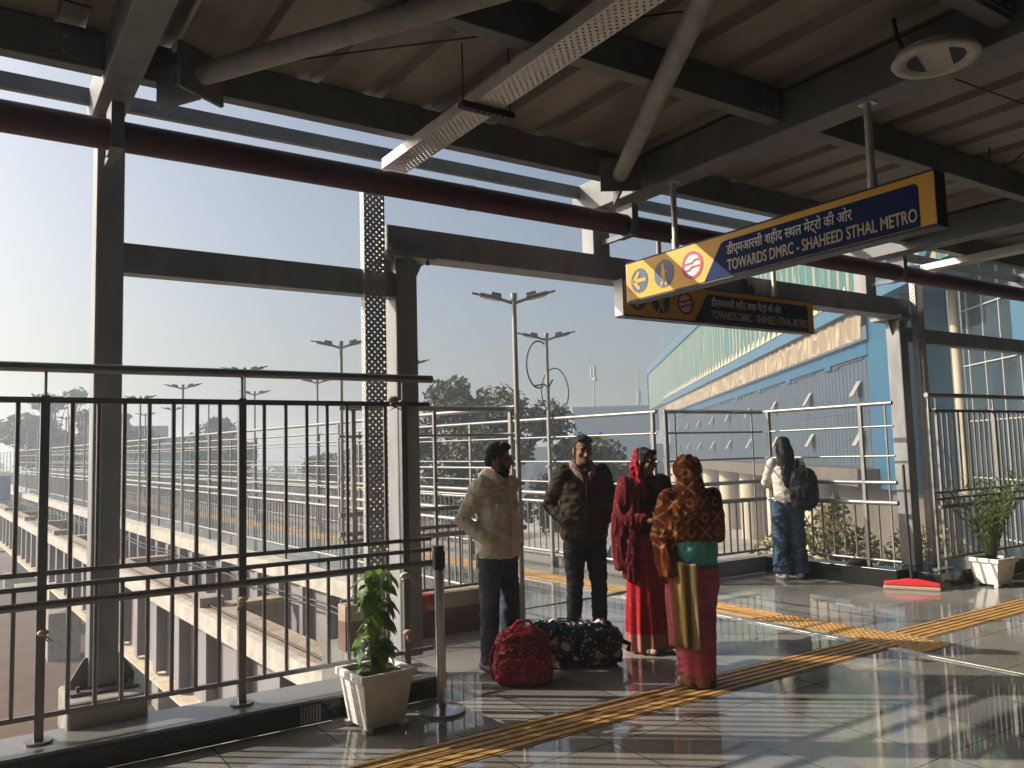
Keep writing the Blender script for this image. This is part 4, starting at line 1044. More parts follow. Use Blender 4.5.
pet = g.ramp(dd, [(0.0, (0.25, 0.10, 0.10)), (0.14, (0.70, 0.62, 0.60)), (0.40, (0.60, 0.42, 0.42)), (0.50, (0.016, 0.017, 0.028))], 'LINEAR')
sm = g.voro(v, 32, 1.0); leafc = g.ramp(sm, [(0.27, (0.45, 0.42, 0.45)), (0.37, (0.018, 0.02, 0.032))])
use = g.math('GREATER_THAN', ccs[0], 0.58)
g.to(g.mix(use, leafc, pet), "Base Color"); g.bump(g.noise(v, 14, 4), 0.6, 0.03); M["bag_floral"] = m
def remesh(mb, name, voxel, smooth=2, disp=None, par=None, m=None, loc=None):
    """union of closed shapes as one continuous surface"""
    me = mb.mesh(name); o = bpy.data.objects.new(name, me); col.objects.link(o)
    bm = bmesh.new(); bm.from_mesh(me); bmesh.ops.recalc_face_normals(bm, faces=bm.faces); bm.to_mesh(me); bm.free()
    r_ = o.modifiers.new("r", 'REMESH'); r_.mode = 'VOXEL'; r_.voxel_size = voxel; r_.use_smooth_shade = True
    if smooth: s_ = o.modifiers.new("s", 'SMOOTH'); s_.iterations = smooth; s_.factor = 0.5
    dg = bpy.context.evaluated_depsgraph_get(); m2 = bpy.data.meshes.new_from_object(o.evaluated_get(dg))
    o.modifiers.clear(); o.data = m2; m2.name = name; bpy.data.meshes.remove(me)
    if disp:
        co = [(v_.co + v_.normal * disp(v_.co, v_.normal)) for v_ in m2.vertices]
        for v_, c in zip(m2.vertices, co): v_.co = c
    m2.materials.clear()
    if m: m2.materials.append(m)
    if par: o.parent = par
    if loc: o.location = loc
    return o
def fold(freq, amp, st=(1, 1, 1), seed=0.0):
    def f(c, n_):
        p = Vector((c.x * st[0], c.y * st[1], c.z * st[2])) * freq + Vector((seed, seed * 1.7, 0))
        r_ = 1 - abs(noise.noise(p * 1.7 + Vector((3.1, 1.2, 7.7))))
        return amp * (0.8 * noise.noise(p) + 0.5 * noise.noise(p * 2.3) + 0.9 * (r_ ** 4 - 0.35))
    return f
def sbox(mb, c, r, p=3.0, n=20, k=14):      # superellipsoid
    vs = []; fs = []
    sg = lambda w, e: math.copysign(abs(w) ** e, w)
    e = 2.0 / p
    for i in range(1, k):
        ph = -math.pi / 2 + math.pi * i / k
        for j in range(n):
            t_ = 2 * math.pi * j / n
            vs.append((c[0] + r[0] * sg(math.cos(ph), e) * sg(math.cos(t_), e), c[1] + r[1] * sg(math.cos(ph), e) * sg(math.sin(t_), e), c[2] + r[2] * sg(math.sin(ph), e)))
    top = len(vs); vs += [(c[0], c[1], c[2] - r[2]), (c[0], c[1], c[2] + r[2])]
    for i in range(k - 2):
        for j in range(n): fs.append((i * n + j, i * n + (j + 1) % n, (i + 1) * n + (j + 1) % n, (i + 1) * n + j))
    for j in range(n): fs.append((top, (j + 1) % n, j)); fs.append((top + 1, (k - 2) * n + j, (k - 2) * n + (j + 1) % n))
    mb._add(vs, fs, True)
t = thing("backpack", "red dotted backpack standing on the floor beside the floral bag", "bag", (3.30, 4.88, 0), R(-36))
b = MB(); sbox(b, (0, 0, 0.125), (0.205, 0.12, 0.125), 5); sbox(b, (0, 0.01, 0.26), (0.19, 0.105, 0.13), 2.6)
remesh(b, "body", 0.012, 3, fold(9, 0.012), t, M["bag_red"])
b = MB(); sbox(b, (0, -0.105, 0.115), (0.165, 0.045, 0.09), 4); remesh(b, "front_pocket", 0.01, 2, fold(12, 0.006), t, M["bag_red"])
b = MB(); b.path([(-0.2, -0.095, 0.225), (-0.1, -0.128, 0.222), (0.05, -0.13, 0.224), (0.19, -0.10, 0.235)], 0.008, n=6); b.build("zip", M["bag_dark"], t)
b = MB(); b.path([(-0.14, -0.08, 0.30), (-0.06, -0.10, 0.355), (0.05, -0.095, 0.36), (0.12, -0.07, 0.32)], [0.012, 0.014, 0.014, 0.012], n=8, flat=0.6); b.path([(-0.07, 0.0, 0.38), (-0.03, -0.02, 0.43), (0.05, -0.02, 0.43), (0.09, 0.0, 0.375)], 0.011, n=8)
b.build("handle", M["bag_red_plain"], t)
b = MB(); b.path([(-0.19, -0.05, 0.28), (-0.235, -0.04, 0.2), (-0.225, -0.05, 0.09), (-0.2, -0.05, 0.03)], [0.014] * 4, n=8, flat=0.4); b.build("strap", M["bag_red_plain"], t)
t = thing("duffel_bag", "black floral duffel bag lying on the floor behind the red backpack", "bag", (3.88, 5.06, 0), R(-33))
b = MB(); sbox(b, (0, 0, 0.14), (0.37, 0.15, 0.14), 4.5); sbox(b, (-0.18, 0.0, 0.20), (0.15, 0.13, 0.11), 3); sbox(b, (0.12, 0, 0.20), (0.20, 0.13, 0.10), 3)
remesh(b, "body", 0.013, 2, fold(8, 0.03), t, M["bag_floral"])
b = MB()
for sy in (-0.1, 0.07): b.path([(-0.16, sy, 0.28), (-0.1, sy * 0.6, 0.335), (0.06, sy * 0.6, 0.33), (0.15, sy, 0.275)], 0.012, n=8, flat=0.5)
b.path([(0.36, 0, 0.17), (0.43, -0.02, 0.14), (0.42, 0.0, 0.09)], 0.018, n=8); b.path([(-0.30, 0.02, 0.24), (-0.32, 0.0, 0.29), (-0.22, -0.02, 0.28)], 0.014, n=8)
b.build("handle", M["bag_floral"], t)

# ------------------------------------------------------------------ people
M["skin"] = mat("brown_skin", (0.23, 0.12, 0.07), 0.6, var=0.08, scale=12, spec=0.2)
M["hair"] = mat("black_hair", (0.008, 0.007, 0.006), 0.55, spec=0.2, bump=0.6, bscale=90, stretch=(1, 1, 0.15))
M["eye"] = mat("eye", (0.02, 0.012, 0.01), 0.15)
M["beige"] = mat("beige_twill", (0.70, 0.62, 0.50), 0.85, var=0.08, scale=6, bump=0.15, bscale=180)
M["jeans_dark"] = mat("dark_blue_denim", (0.10, 0.115, 0.15), 0.85, c2=(0.030, 0.036, 0.055), scale=4, bump=0.15, bscale=200)
M["jeans"] = mat("blue_denim", (0.05, 0.085, 0.14), 0.85, c2=(0.016, 0.030, 0.055), scale=4, bump=0.15, bscale=200)
M["shoe"] = mat("dark_shoe", (0.03, 0.026, 0.024), 0.5)
M["shoe_pale"] = mat("pale_shoe", (0.5, 0.46, 0.42), 0.6)
M["brown_jacket"] = mat("dark_brown_jacket", (0.024, 0.016, 0.007), 0.75, var=0.25, scale=7, bump=0.2, bscale=120)
M["fur"] = mat("pinkish_fur_collar", (0.30, 0.19, 0.165), 0.95, bump=0.9, bscale=160, var=0.2, scale=40)
M["black_cloth"] = mat("black_trousers", (0.010, 0.010, 0.011), 0.85, var=0.2, scale=8)
M["white_top"] = mat("cream_top", (0.54, 0.50, 0.43), 0.85, var=0.05, scale=6, bump=0.15, bscale=90)
M["teal"] = mat("teal_knit", (0.15, 0.50, 0.44), 0.85, var=0.1, scale=6, bump=0.3, bscale=120)
M["bag_black"] = mat("black_nylon", (0.012, 0.012, 0.013), 0.5, bump=0.4, bscale=40)
M["metal"] = mat("frame_metal", (0.05, 0.05, 0.05), 0.3, 0.5)
m = mat("crimson_sari", (0.5, 0.01, 0.025), 0.6); g = NT(m); v = g.coord(); z_ = g.sep(v)[2]
dots = g.math('LESS_THAN', g.voro(v, 26, 0.5), 0.22)
base = g.mix(dots, (0.33, 0.008, 0.018), (0.42, 0.12, 0.08)); g.to(g.mix(g.math('LESS_THAN', z_, 0.16), base, (0.34, 0.14, 0.11)), "Base Color"); g.bump(g.noise(g.coord((1, 1, .2)), 20, 3), 0.4, 0.02); M["sari_red"] = m
m = mat("maroon_shawl", (0.10, 0.008, 0.012), 0.85); g = NT(m); v = g.coord()
dots = g.math('LESS_THAN', g.voro(v, 22, 0.7), 0.26); g.to(g.mix(dots, (0.095, 0.006, 0.010), (0.19, 0.04, 0.035)), "Base Color"); g.bump(g.noise(v, 30, 4), 0.4, 0.02); M["shawl_maroon"] = m
M["scarf_red"] = mat("red_scarf", (0.26, 0.008, 0.02), 0.7, var=0.2, scale=9, bump=0.2)
m = mat("rust_patterned_shawl", (0.25, 0.07, 0.02), 0.85); g = NT(m)
v = g.coord(); s3 = g.sep(v)
xx = g.math('MULTIPLY', s3[0], 9.2); zz_ = g.math('MULTIPLY', s3[2], 9.2)
fx = g.math('SUBTRACT', g.math('FRACT', xx), 0.5); fz = g.math('SUBTRACT', g.math('FRACT', zz_), 0.5)
par_ = g.math('MODULO', g.math('ADD', g.math('ADD', g.math('FLOOR', xx), 40), g.math('ADD', g.math('FLOOR', zz_), 40)), 2.0)
rad = g.math('SQRT', g.math('ADD', g.math('MULTIPLY', fx, fx), g.math('MULTIPLY', fz, fz)))
ring = g.math('LESS_THAN', g.math('ABSOLUTE', g.math('SUBTRACT', rad, 0.25)), 0.085)
ax_, az_ = g.math('ABSOLUTE', fx), g.math('ABSOLUTE', fz)
cross = g.math('MULTIPLY', g.math('LESS_THAN', g.math('ABSOLUTE', g.math('SUBTRACT', ax_, az_)), 0.095), g.math('LESS_THAN', g.math('MAXIMUM', ax_, az_), 0.43))
pat = g.math('ADD', g.math('MULTIPLY', ring, par_), g.math('MULTIPLY', cross, g.math('SUBTRACT', 1.0, par_)))
lim = g.math('GREATER_THAN', s3[2], 1.03); pat = g.math('MULTIPLY', pat, lim)
pat = g.math('MULTIPLY', pat, g.math('GREATER_THAN', g.noise(v, 30, 3), 0.40))
nb = g.ramp(g.noise(v, 5, 4), [(0.35, (0.115, 0.022, 0.008)), (0.65, (0.20, 0.05, 0.012))])
g.to(g.mix(pat, nb, (0.36, 0.20, 0.08)), "Base Color"); g.bump(g.noise(v, 90, 4), 0.5, 0.01); M["shawl_rust"] = m
m = mat("pink_sari", (0.42, 0.09, 0.12), 0.65); g = NT(m); v = g.coord(); z_ = g.sep(v)[2]
pk = g.ramp(g.noise(g.coord((1, 1, 0.5)), 7, 4), [(0.35, (0.44, 0.06, 0.10)), (0.65, (0.58, 0.14, 0.19))])
g.to(g.mix(g.math('LESS_THAN', z_, 0.11), pk, (0.30, 0.13, 0.07)), "Base Color"); g.bump(g.noise(g.coord((0.6, 0.6, 2.2)), 13, 3), 0.5, 0.03); M["sari_pink"] = m
m = mat("sari_border_cloth", (0.25, 0.17, 0.06), 0.6); g = NT(m); v = g.coord(); s3 = g.sep(v)
g.to(g.ramp(g.math('MULTIPLY_ADD', s3[0], 4.6, 1.0), [(0.0, (0.42, 0.10, 0.11)), (0.16, (0.30, 0.19, 0.06)), (0.32, (0.14, 0.085, 0.02)), (0.62, (0.40, 0.27, 0.13)), (0.93, (0.42, 0.08, 0.10))], 'CONSTANT'), "Base Color"); M["pallu"] = m

def rot3(yaw=0, pitch=0, roll=0):
    return Matrix.Rotation(R(yaw), 3, 'Z') @ Matrix.Rotation(R(pitch), 3, 'X') @ Matrix.Rotation(R(roll), 3, 'Y')
class Xf:
    """wraps an MB so that primitives land through a head transform"""
    def __init__(s, mb, o, rot, k): s.mb, s.o, s.r, s.k = mb, Vector(o), rot, k
    def p(s, c): return s.o + s.r @ (Vector(c) * s.k)
    def ell(s, c, r): s.mb.ell(s.p(c), [x * s.k for x in r], s.r)
    def limb(s, pts, rr, n=10, flat=1.0): s.mb.limb([s.p(q) for q in pts], [x * s.k for x in rr], n, flat)
def head(mb, o, rot, k=1.0, fem=False):
    h = Xf(mb, o, rot, k)
    h.ell((0, -0.012, 0.032), (0.073, 0.092, 0.088)); h.ell((0, 0.018, -0.03), (0.060 if not fem else 0.057, 0.070, 0.078))
    h.ell((0, 0.055, -0.093), (0.03, 0.028, 0.022)); h.ell((0, 0.03, -0.07), (0.046, 0.05, 0.035))
    h.limb([(0, 0.086, 0.012), (0, 0.098, -0.014), (0, 0.106, -0.030)], (0.009, 0.011, 0.014))
    for sx in (-1, 1):
        h.ell((sx * 0.013, 0.094, -0.034), (0.010, 0.012, 0.009)); h.ell((sx * 0.028, 0.075, 0.022), (0.028, 0.014, 0.009))
        h.ell((sx * 0.038, 0.060, -0.022), (0.026, 0.024, 0.024)); h.ell((sx * 0.074, -0.008, -0.004), (0.010, 0.02, 0.032)); h.ell((sx * 0.076, -0.002, -0.03), (0.007, 0.01, 0.012))
    h.ell((0, 0.083, -0.058), (0.024, 0.012, 0.008)); h.ell((0, 0.081, -0.070), (0.020, 0.012, 0.008))
    return h
def eyes(root, h):
    for sx in (-1, 1):
        b = MB(); b.ell(h.p((sx * 0.029, 0.078, 0.004)), (0.011, 0.009, 0.006), h.r, 12, 8); b.build("eye", M["eye"], root)
        b = MB(); b.limb([h.p((sx * 0.012, 0.090, 0.024)), h.p((sx * 0.028, 0.090, 0.030)), h.p((sx * 0.046, 0.078, 0.024))], (0.004, 0.005, 0.003), 8); b.build("eyebrow", M["hair"], root)
def hand(mb, w, d, palm, k=1.0, curl=0.5, thumb=1):
    """w wrist point, d finger direction, palm normal; five separate fingers"""
    w = Vector(w); d = Vector(d).normalized(); pn = Vector(palm); pn = (pn - d * pn.dot(d)).normalized(); s_ = d.cross(pn)
    mb.limb([w, w + d * 0.045 * k, w + d * 0.075 * k], (0.024 * k, 0.032 * k, 0.033 * k), 12, 0.5)
    mb.ell(w + d * 0.055 * k, (0.034 * k, 0.034 * k, 0.022 * k))
    for i, L in enumerate((0.066, 0.074, 0.068, 0.054)):
        p0 = w + d * 0.085 * k + s_ * (0.027 - 0.018 * i) * k; a = curl
        p1 = p0 + (d * math.cos(a) + pn * math.sin(a)) * L * 0.45 * k; p2 = p1 + (d * math.cos(a * 2.2) + pn * math.sin(a * 2.2)) * L * 0.32 * k; p3 = p2 + (d * math.cos(a * 3) + pn * math.sin(a * 3)) * L * 0.23 * k
        mb.limb([p0 - d * 0.02 * k, p0, p1, p2, p3], [x * k for x in (0.0095, 0.0095, 0.009, 0.0082, 0.007)], 8)
    t0 = w + d * 0.025 * k + s_ * 0.026 * k * thumb
    mb.limb([t0, t0 + (s_ * thumb * 0.8 + d * 0.7 + pn * 0.3) * 0.035 * k, t0 + (s_ * thumb * 0.7 + d * 1.2 + pn * 0.8) * 0.055 * k], [0.012 * k, 0.0105 * k, 0.008 * k], 8)
def body(name, lab, loc, face, height, J, hd, fem=False, hands=(None, None), legs=True):
    """one continuous skin surface: head, neck, trunk, arms, hands, legs, feet. local +y is the front"""
    k = height / 1.70
    ang = math.atan2(face[1], face[0]) - math.pi / 2
    b = MB()
    h = head(b, hd[0], rot3(*hd[1]), 1.0 if not fem else 0.95, fem)
    neck = Vector(J["neck"]); hc = Vector(hd[0])
    b.limb([neck - Vector((0, 0, 0.04)), neck, hc + Vector((0, -0.015, -0.06))], (0.062, 0.052, 0.05), 14)
    w = 0.93 if fem else 1.0
    b.rings([(0, 0, 0.82, 0.13, 0.09), (0, 0, 0.90, 0.155 * w, 0.105), (0, 0, 1.05, 0.13 * w, 0.09), (0, 0, 1.20, 0.15 * w, 0.105), (0, 0, 1.34, 0.16 * w, 0.09), (0, -0.005, 1.42, 0.09, 0.06)], 24)
    for i, sd in enumerate(("L", "R")):
        sh, el, wr = J["sh" + sd], J["el" + sd], J["wr" + sd]
        b.limb([sh, Vector(sh).lerp(Vector(el), .5), el, Vector(el).lerp(Vector(wr), .4), wr], [0.048 * w, 0.043 * w, 0.037 * w, 0.036 * w, 0.025 * w], 12)
        hv = hands[i] or ((Vector(wr) - Vector(el)), (0, 0, -1), 0.5, 1 if sd == "L" else -1)
        hand(b, wr, hv[0], hv[1], 0.92 if fem else 1.0, hv[2], hv[3])
        hp, kn, an = J["hip" + sd], J["kn" + sd], J["an" + sd]
        b.limb([hp, Vector(hp).lerp(Vector(kn), .5), kn, Vector(kn).lerp(Vector(an), .35), an], [0.082, 0.07, 0.052, 0.05, 0.036], 14)
        fo = Vector(J["ft" + sd]); a = Vector(an)
        b.limb([Vector((a.x, a.y, 0.045)) - fo * 0.03, Vector((a.x, a.y, 0.04)) + fo * 0.07, Vector((a.x, a.y, 0.03)) + fo * 0.15], (0.034, 0.036, 0.024), 12)
    o = remesh(b, name, 0.0065, 2, None, None, M["skin"])
    o.location = loc; o.rotation_euler = (0, 0, ang); o.scale = (k, k, k)
    tag(o, lab, "person")
    return o, h
def std(**kw):
    J = dict(neck=(0, 0, 1.45), shL=(-0.165, 0, 1.38), shR=(0.165, 0, 1.38), elL=(-0.24, -0.02, 1.12), elR=(0.24, -0.02, 1.12), wrL=(-0.22, 0.06, 0.88), wrR=(0.22, 0.06, 0.88),
             hipL=(-0.085, 0, 0.88), hipR=(0.085, 0, 0.88), knL=(-0.10, 0.02, 0.48), knR=(0.10, 0.02, 0.48), anL=(-0.11, -0.02, 0.085), anR=(0.11, -0.02, 0.085), ftL=(-0.2, 1, 0), ftR=(0.2, 1, 0))
    J.update(kw)
    for q in ("ftL", "ftR"): J[q] = tuple(Vector(J[q]).normalized())
    return J
def trousers(par, J, m, r=(0.100, 0.088, 0.072, 0.068, 0.062), seed=0, amp=0.010, waist=0.97, flare=None):
    b = MB(); b.rings([(0, 0, 0.80, 0.15, 0.105), (0, 0, 0.90, 0.17, 0.118), (0, 0, waist, 0.155, 0.108)], 24)
    rr = list(r)
    for sd in "LR":
        hp, kn, an = Vector(J["hip" + sd]), Vector(J["kn" + sd]), Vector(J["an" + sd])
        end = an + (an - kn).normalized() * 0.015
        b.path([hp + Vector((0, 0, 0.04)), hp.lerp(kn, .5), kn, kn.lerp(end, .5), kn.lerp(end, .8), end], [rr[0], rr[1], rr[2], rr[3], rr[4], rr[4] * 1.04], 18)
    return remesh(b, "trousers", 0.011, 2, fold(7, amp, (1, 1, 1.8), seed), par, m)
def shoes(par, J, m, L=0.27):
    for sd in "LR":
        b = MB(); an = Vector(J["an" + sd]); fo = Vector(J["ft" + sd])
        q = Vector((an.x, an.y, 0)); b.limb([q - fo * 0.05 + Vector((0, 0, 0.05)), q + fo * 0.06 + Vector((0, 0, 0.048)), q + fo * 0.15 + Vector((0, 0, 0.036))], (0.046, 0.047, 0.034), 14)
        b.limb([q + Vector((0, 0, 0.05)), q + Vector((0, 0, 0.11))], (0.046, 0.044), 14)
        for i, v_ in enumerate(b.v): b.v[i] = (v_[0], v_[1], max(v_[2], 0.004))
        remesh(b, "shoe", 0.008, 2, None, par, m)
def jacket(par, J, m, hem=0.83, r=1.0, seed=0, amp=0.012, cuffs=True, bulge=0.0):
    b = MB()
    b.rings([(0, 0.005, hem, 0.188 * r, 0.135 * r), (0, 0.005, hem + 0.05, 0.196 * r, 0.145 * r), (0, 0.01 + bulge, 1.02, 0.190 * r, 0.142 * r), (0, 0.008, 1.20, 0.192 * r, 0.140 * r), (0, 0, 1.32, 0.19 * r, 0.122 * r), (0, -0.005, 1.40, 0.150 * r, 0.098 * r), (0, -0.008, 1.455, 0.082 * r, 0.074 * r)], 36)
    for sd in "LR":
        sh, el, wr = Vector(J["sh" + sd]), Vector(J["el" + sd]), Vector(J["wr" + sd])
        b.limb([sh, sh.lerp(el, .5), el, el.lerp(wr, .5), wr], [0.080 * r, 0.070 * r, 0.064 * r, 0.060 * r, 0.050 * r], 16)
    return remesh(b, "jacket", 0.010, 2, fold(8, amp, (1, 1, 1.7), seed), par, m)

for q_ in ("beige", "jeans_dark", "jeans", "brown_jacket", "fur", "black_cloth", "white_top", "teal", "bag_black", "sari_red", "shawl_maroon", "scarf_red", "shawl_rust", "sari_pink", "pallu", "bag_floral", "bag_red"): P(M[q_]).inputs["Specular IOR Level"].default_value = 0.12
# man in the beige jacket
J = std(elL=(-0.265, -0.14, 1.13), wrL=(-0.155, 0.07, 0.97), elR=(0.265, -0.12, 1.13), wrR=(0.155, 0.07, 0.97), knL=(-0.09, 0.03, 0.48), knR=(0.11, 0.0, 0.48))
o, h = body("person", "man in a beige jacket and dark jeans standing with hands in his pockets", (3.36, 5.27, 0), (0.30, -0.95), 1.69, J, ((0, 0.035, 1.575), (38, -3, 0)), hands=(((0.7, 0.15, -0.6), (0, -1, 0), 0.4, 1), ((-0.7, 0.15, -0.6), (0, -1, 0), 0.4, -1)))
eyes(o, h)
jk = jacket(o, J, M["beige"], 0.84, 1.0, 1.0, 0.012)
b = MB()      # collar, placket, pocket flaps
for sx in (-1, 1):
    b.poly([(sx * 0.012, 0.100, 1.415), (sx * 0.075, 0.045, 1.485), (sx * 0.085, -0.04, 1.50), (sx * 0.105, -0.03, 1.455), (sx * 0.085, 0.085, 1.375)], (sx * 0.006, 0.012, 0.004))
b.poly([(-0.085, -0.045, 1.50), (0.085, -0.045, 1.50), (0.105, -0.085, 1.44), (-0.105, -0.085, 1.44)], (0, -0.012, 0.002))
bevel(b.build("collar", M["beige"], jk), 0.004)
b = MB(); pts = [(0.0, 0.150, 0.86), (0, 0.160, 1.02), (0, 0.155, 1.2), (0, 0.130, 1.33), (0, 0.105, 1.40)]
b.path(pts, 0.022, n=8, flat=0.4, upv=(0, 1, 0)); b.build("placket", M["beige"], jk)
for sx in (-1, 1):
    b = MB(); b.obox((sx * 0.10, 0.140, 1.225), Vector((0.05, -sx * 0.016, 0)), Vector((0, 0.007, 0)), Vector((0, 0, 0.022))); bevel(b.build("pocket_flap", M["beige"], jk), 0.004)
b = MB(); b.rings([(0, 0.03, 1.30, 0.07, 0.075), (0, 0.02, 1.42, 0.062, 0.066), (0, 0.015, 1.475, 0.058, 0.060)], 18); b.build("undershirt", M["black_cloth"], o)
trousers(o, J, M["jeans_dark"], seed=2); shoes(o, J, M["shoe"])
b = MB(); x = Xf(b, h.o, h.r, h.k)
x.ell((0, -0.028, 0.055), (0.083, 0.088, 0.076)); x.ell((0, 0.03, 0.098), (0.064, 0.055, 0.030)); x.ell((0.0, 0.062, 0.092), (0.046, 0.026, 0.020)); x.ell((0, -0.075, -0.005), (0.062, 0.035, 0.055))
for sx in (-1, 1): x.ell((sx * 0.066, -0.02, 0.03), (0.016, 0.05, 0.045)); x.ell((sx * 0.070, 0.012, -0.005), (0.006, 0.010, 0.03))
remesh(b, "hair", 0.007, 1, fold(30, 0.010), o, M["hair"])
b = MB(); x = Xf(b, h.o, h.r, h.k); x.ell((0, 0.052, -0.098), (0.042, 0.036, 0.030)); x.ell((0, 0.086, -0.048), (0.028, 0.010, 0.006))
for sx in (-1, 1): x.limb([(sx * 0.060, 0.010, -0.025), (sx * 0.052, 0.028, -0.066), (sx * 0.028, 0.054, -0.090)], (0.014, 0.022, 0.022))
remesh(b, "beard", 0.006, 1, fold(60, 0.004), o, M["hair"])
b = MB(); x = Xf(b, h.o, h.r, h.k)
for sx in (-1, 1):
    pts = [x.p((sx * 0.033 + 0.025 * math.cos(a_), 0.099 - 0.012 * abs(math.cos(a_)) * (1 if sx * math.cos(a_) > 0 else 0.2), 0.002 + 0.019 * math.sin(a_))) for a_ in [2 * math.pi * i / 14 for i in range(15)]]
    b.path(pts, 0.0028, n=5); b.path([x.p((sx * 0.058, 0.086, 0.008)), x.p((sx * 0.074, 0.04, 0.006)), x.p((sx * 0.079, -0.015, 0.004))], 0.003, n=5)
b.path([x.p((-0.009, 0.100, 0.006)), x.p((0, 0.103, 0.009)), x.p((0.009, 0.100, 0.006))], 0.0026, n=5); b.build("glasses", M["metal"], o)

# man in the dark jacket
J = std(elL=(-0.275, -0.09, 1.13), wrL=(-0.15, 0.075, 0.99), elR=(0.275, -0.10, 1.13), wrR=(0.15, 0.075, 0.99), knL=(-0.10, 0.03, 0.48), knR=(0.10, 0.03, 0.48))
o, h = body("person", "man in a dark brown jacket with fur collar and black trousers facing the viewer", (4.38, 5.50, 0), (-0.42, -0.90), 1.74, J, ((0, 0.035, 1.575), (6, -6, 0)), hands=(((0.8, 0.1, -0.35), (0, -1, 0), 0.4, 1), ((-0.8, 0.1, -0.35), (0, -1, 0), 0.4, -1)))
eyes(o, h)
jk = jacket(o, J, M["brown_jacket"], 0.86, 1.02, 5.0, 0.014)
b = MB()
for sx in (-1, 1): b.limb([(0, -0.075, 1.475), (sx * 0.075, -0.03, 1.475), (sx * 0.082, 0.04, 1.44), (sx * 0.05, 0.105, 1.375), (sx * 0.012, 0.125, 1.33)], (0.030, 0.030, 0.032, 0.026, 0.014), 12, 0.7)
remesh(b, "fur_collar", 0.009, 1, fold(45, 0.008), jk, M["fur"])
b = MB(); b.path([(0.0, 0.152, 0.88), (0, 0.162, 1.02), (0, 0.156, 1.2), (0, 0.132, 1.33)], 0.012, n=8, flat=0.4, upv=(0, 1, 0)); b.build("zip", M["black_cloth"], jk)
b = MB(); b.rings([(0, 0.005, 0.845, 0.186, 0.136), (0, 0.005, 0.895, 0.190, 0.140)], 36); remesh(b, "waistband", 0.012, 1, fold(30, 0.006, (1, 1, 0.1)), jk, M["brown_jacket"])
trousers(o, J, M["black_cloth"], (0.10, 0.086, 0.068, 0.062, 0.058), 7, 0.008); shoes(o, J, M["shoe"])
b = MB(); x = Xf(b, h.o, h.r, h.k)
x.ell((0, -0.026, 0.055), (0.080, 0.088, 0.074)); x.ell((0, 0.04, 0.100), (0.062, 0.048, 0.030)); x.ell((-0.02, 0.068, 0.082), (0.045, 0.022, 0.018)); x.ell((0, -0.075, -0.005), (0.060, 0.032, 0.05))
for sx in (-1, 1): x.ell((sx * 0.066, -0.02, 0.035), (0.013, 0.05, 0.04))
remesh(b, "hair", 0.007, 1, fold(30, 0.008), o, M["hair"])
b = MB(); x = Xf(b, h.o, h.r, h.k); x.ell((0, 0.052, -0.098), (0.038, 0.034, 0.024)); x.ell((0, 0.086, -0.048), (0.028, 0.010, 0.006))
remesh(b, "beard", 0.006, 1, fold(60, 0.003), o, M["hair"])

# woman in the red sari
def skirt(par, name, m, z1, r_top, r_hem, folds, amp, seed, cx=0.0, rip=0.0, ell_=1.0):
    b = MB(); n_ = 40; rg = []
    for i in range(n_ + 1):
        u = i / n_; z = z1 * (1 - u) + 0.02 * u
        rx = r_top[0] + (r_hem[0] - r_top[0]) * (u ** 0.8); ry = r_top[1] + (r_hem[1] - r_top[1]) * (u ** 0.8)
        bulge = 1 + 0.10 * math.exp(-((u - 0.16) / 0.14) ** 2)
        rg.append((cx, 0, z, rx * bulge, ry * bulge, (lambda u_, z_: (lambda t_: 1 + amp * u_ * math.sin(folds * t_ + 2.2 * noise.noise(Vector((math.cos(t_), math.sin(t_), seed)))) + 0.05 * noise.noise(Vector((math.cos(t_) * 2, math.sin(t_) * 2, z_ * 3 + seed))) + rip * math.sin(z_ * 55 + 3 * noise.noise(Vector((math.cos(t_) * 1.5, math.sin(t_) * 1.5, z_ * 4)))))) (u, z)))
    b.rings(rg, 96); return b.build(name, m, par)
J = std(elL=(-0.235, 0.0, 1.10), wrL=(-0.03, 0.235, 1.10), elR=(0.235, 0.0, 1.10), wrR=(0.075, 0.235, 1.09), anL=(-0.07, 0, 0.085), anR=(0.07, 0, 0.085), knL=(-0.07, 0.0, 0.48), knR=(0.07, 0.0, 0.48))
o, h = body("person", "woman in a maroon shawl and crimson sari holding a phone", (4.62, 5.0, 0), (-0.22, -0.97), 1.63, J, ((0, 0.04, 1.575), (26, -8, 0)), True, hands=(((0.85, 0.45, 0.12), (0.2, 0.3, 1), 0.5, 1), ((-0.8, 0.5, 0.12), (-0.2, 0.3, 1), 0.5, -1)))
eyes(o, h)
b = MB(); b.rings([(0, 0, 0.93, 0.155, 0.11), (0, 0.01, 1.05, 0.142, 0.11), (0, 0.02, 1.22, 0.158, 0.13), (0, 0.01, 1.36, 0.14, 0.09), (0, 0, 1.43, 0.07, 0.065)], 28); remesh(b, "blouse", 0.011, 2, fold(9, 0.008), o, M["black_cloth"])
skirt(o, "sari_skirt", M["sari_red"], 0.98, (0.165, 0.125), (0.20, 0.17), 11, 0.10, 3.0)
b = MB()      # shawl: over shoulders and arms, open in front
b.rings([(0, -0.045, 0.60, 0.20, 0.10), (0, -0.045, 0.80, 0.215, 0.115), (0, -0.035, 1.05, 0.235, 0.125), (0, -0.02, 1.25, 0.225, 0.13), (0, -0.015, 1.36, 0.19, 0.12), (0, -0.02, 1.44, 0.115, 0.095)], 40)
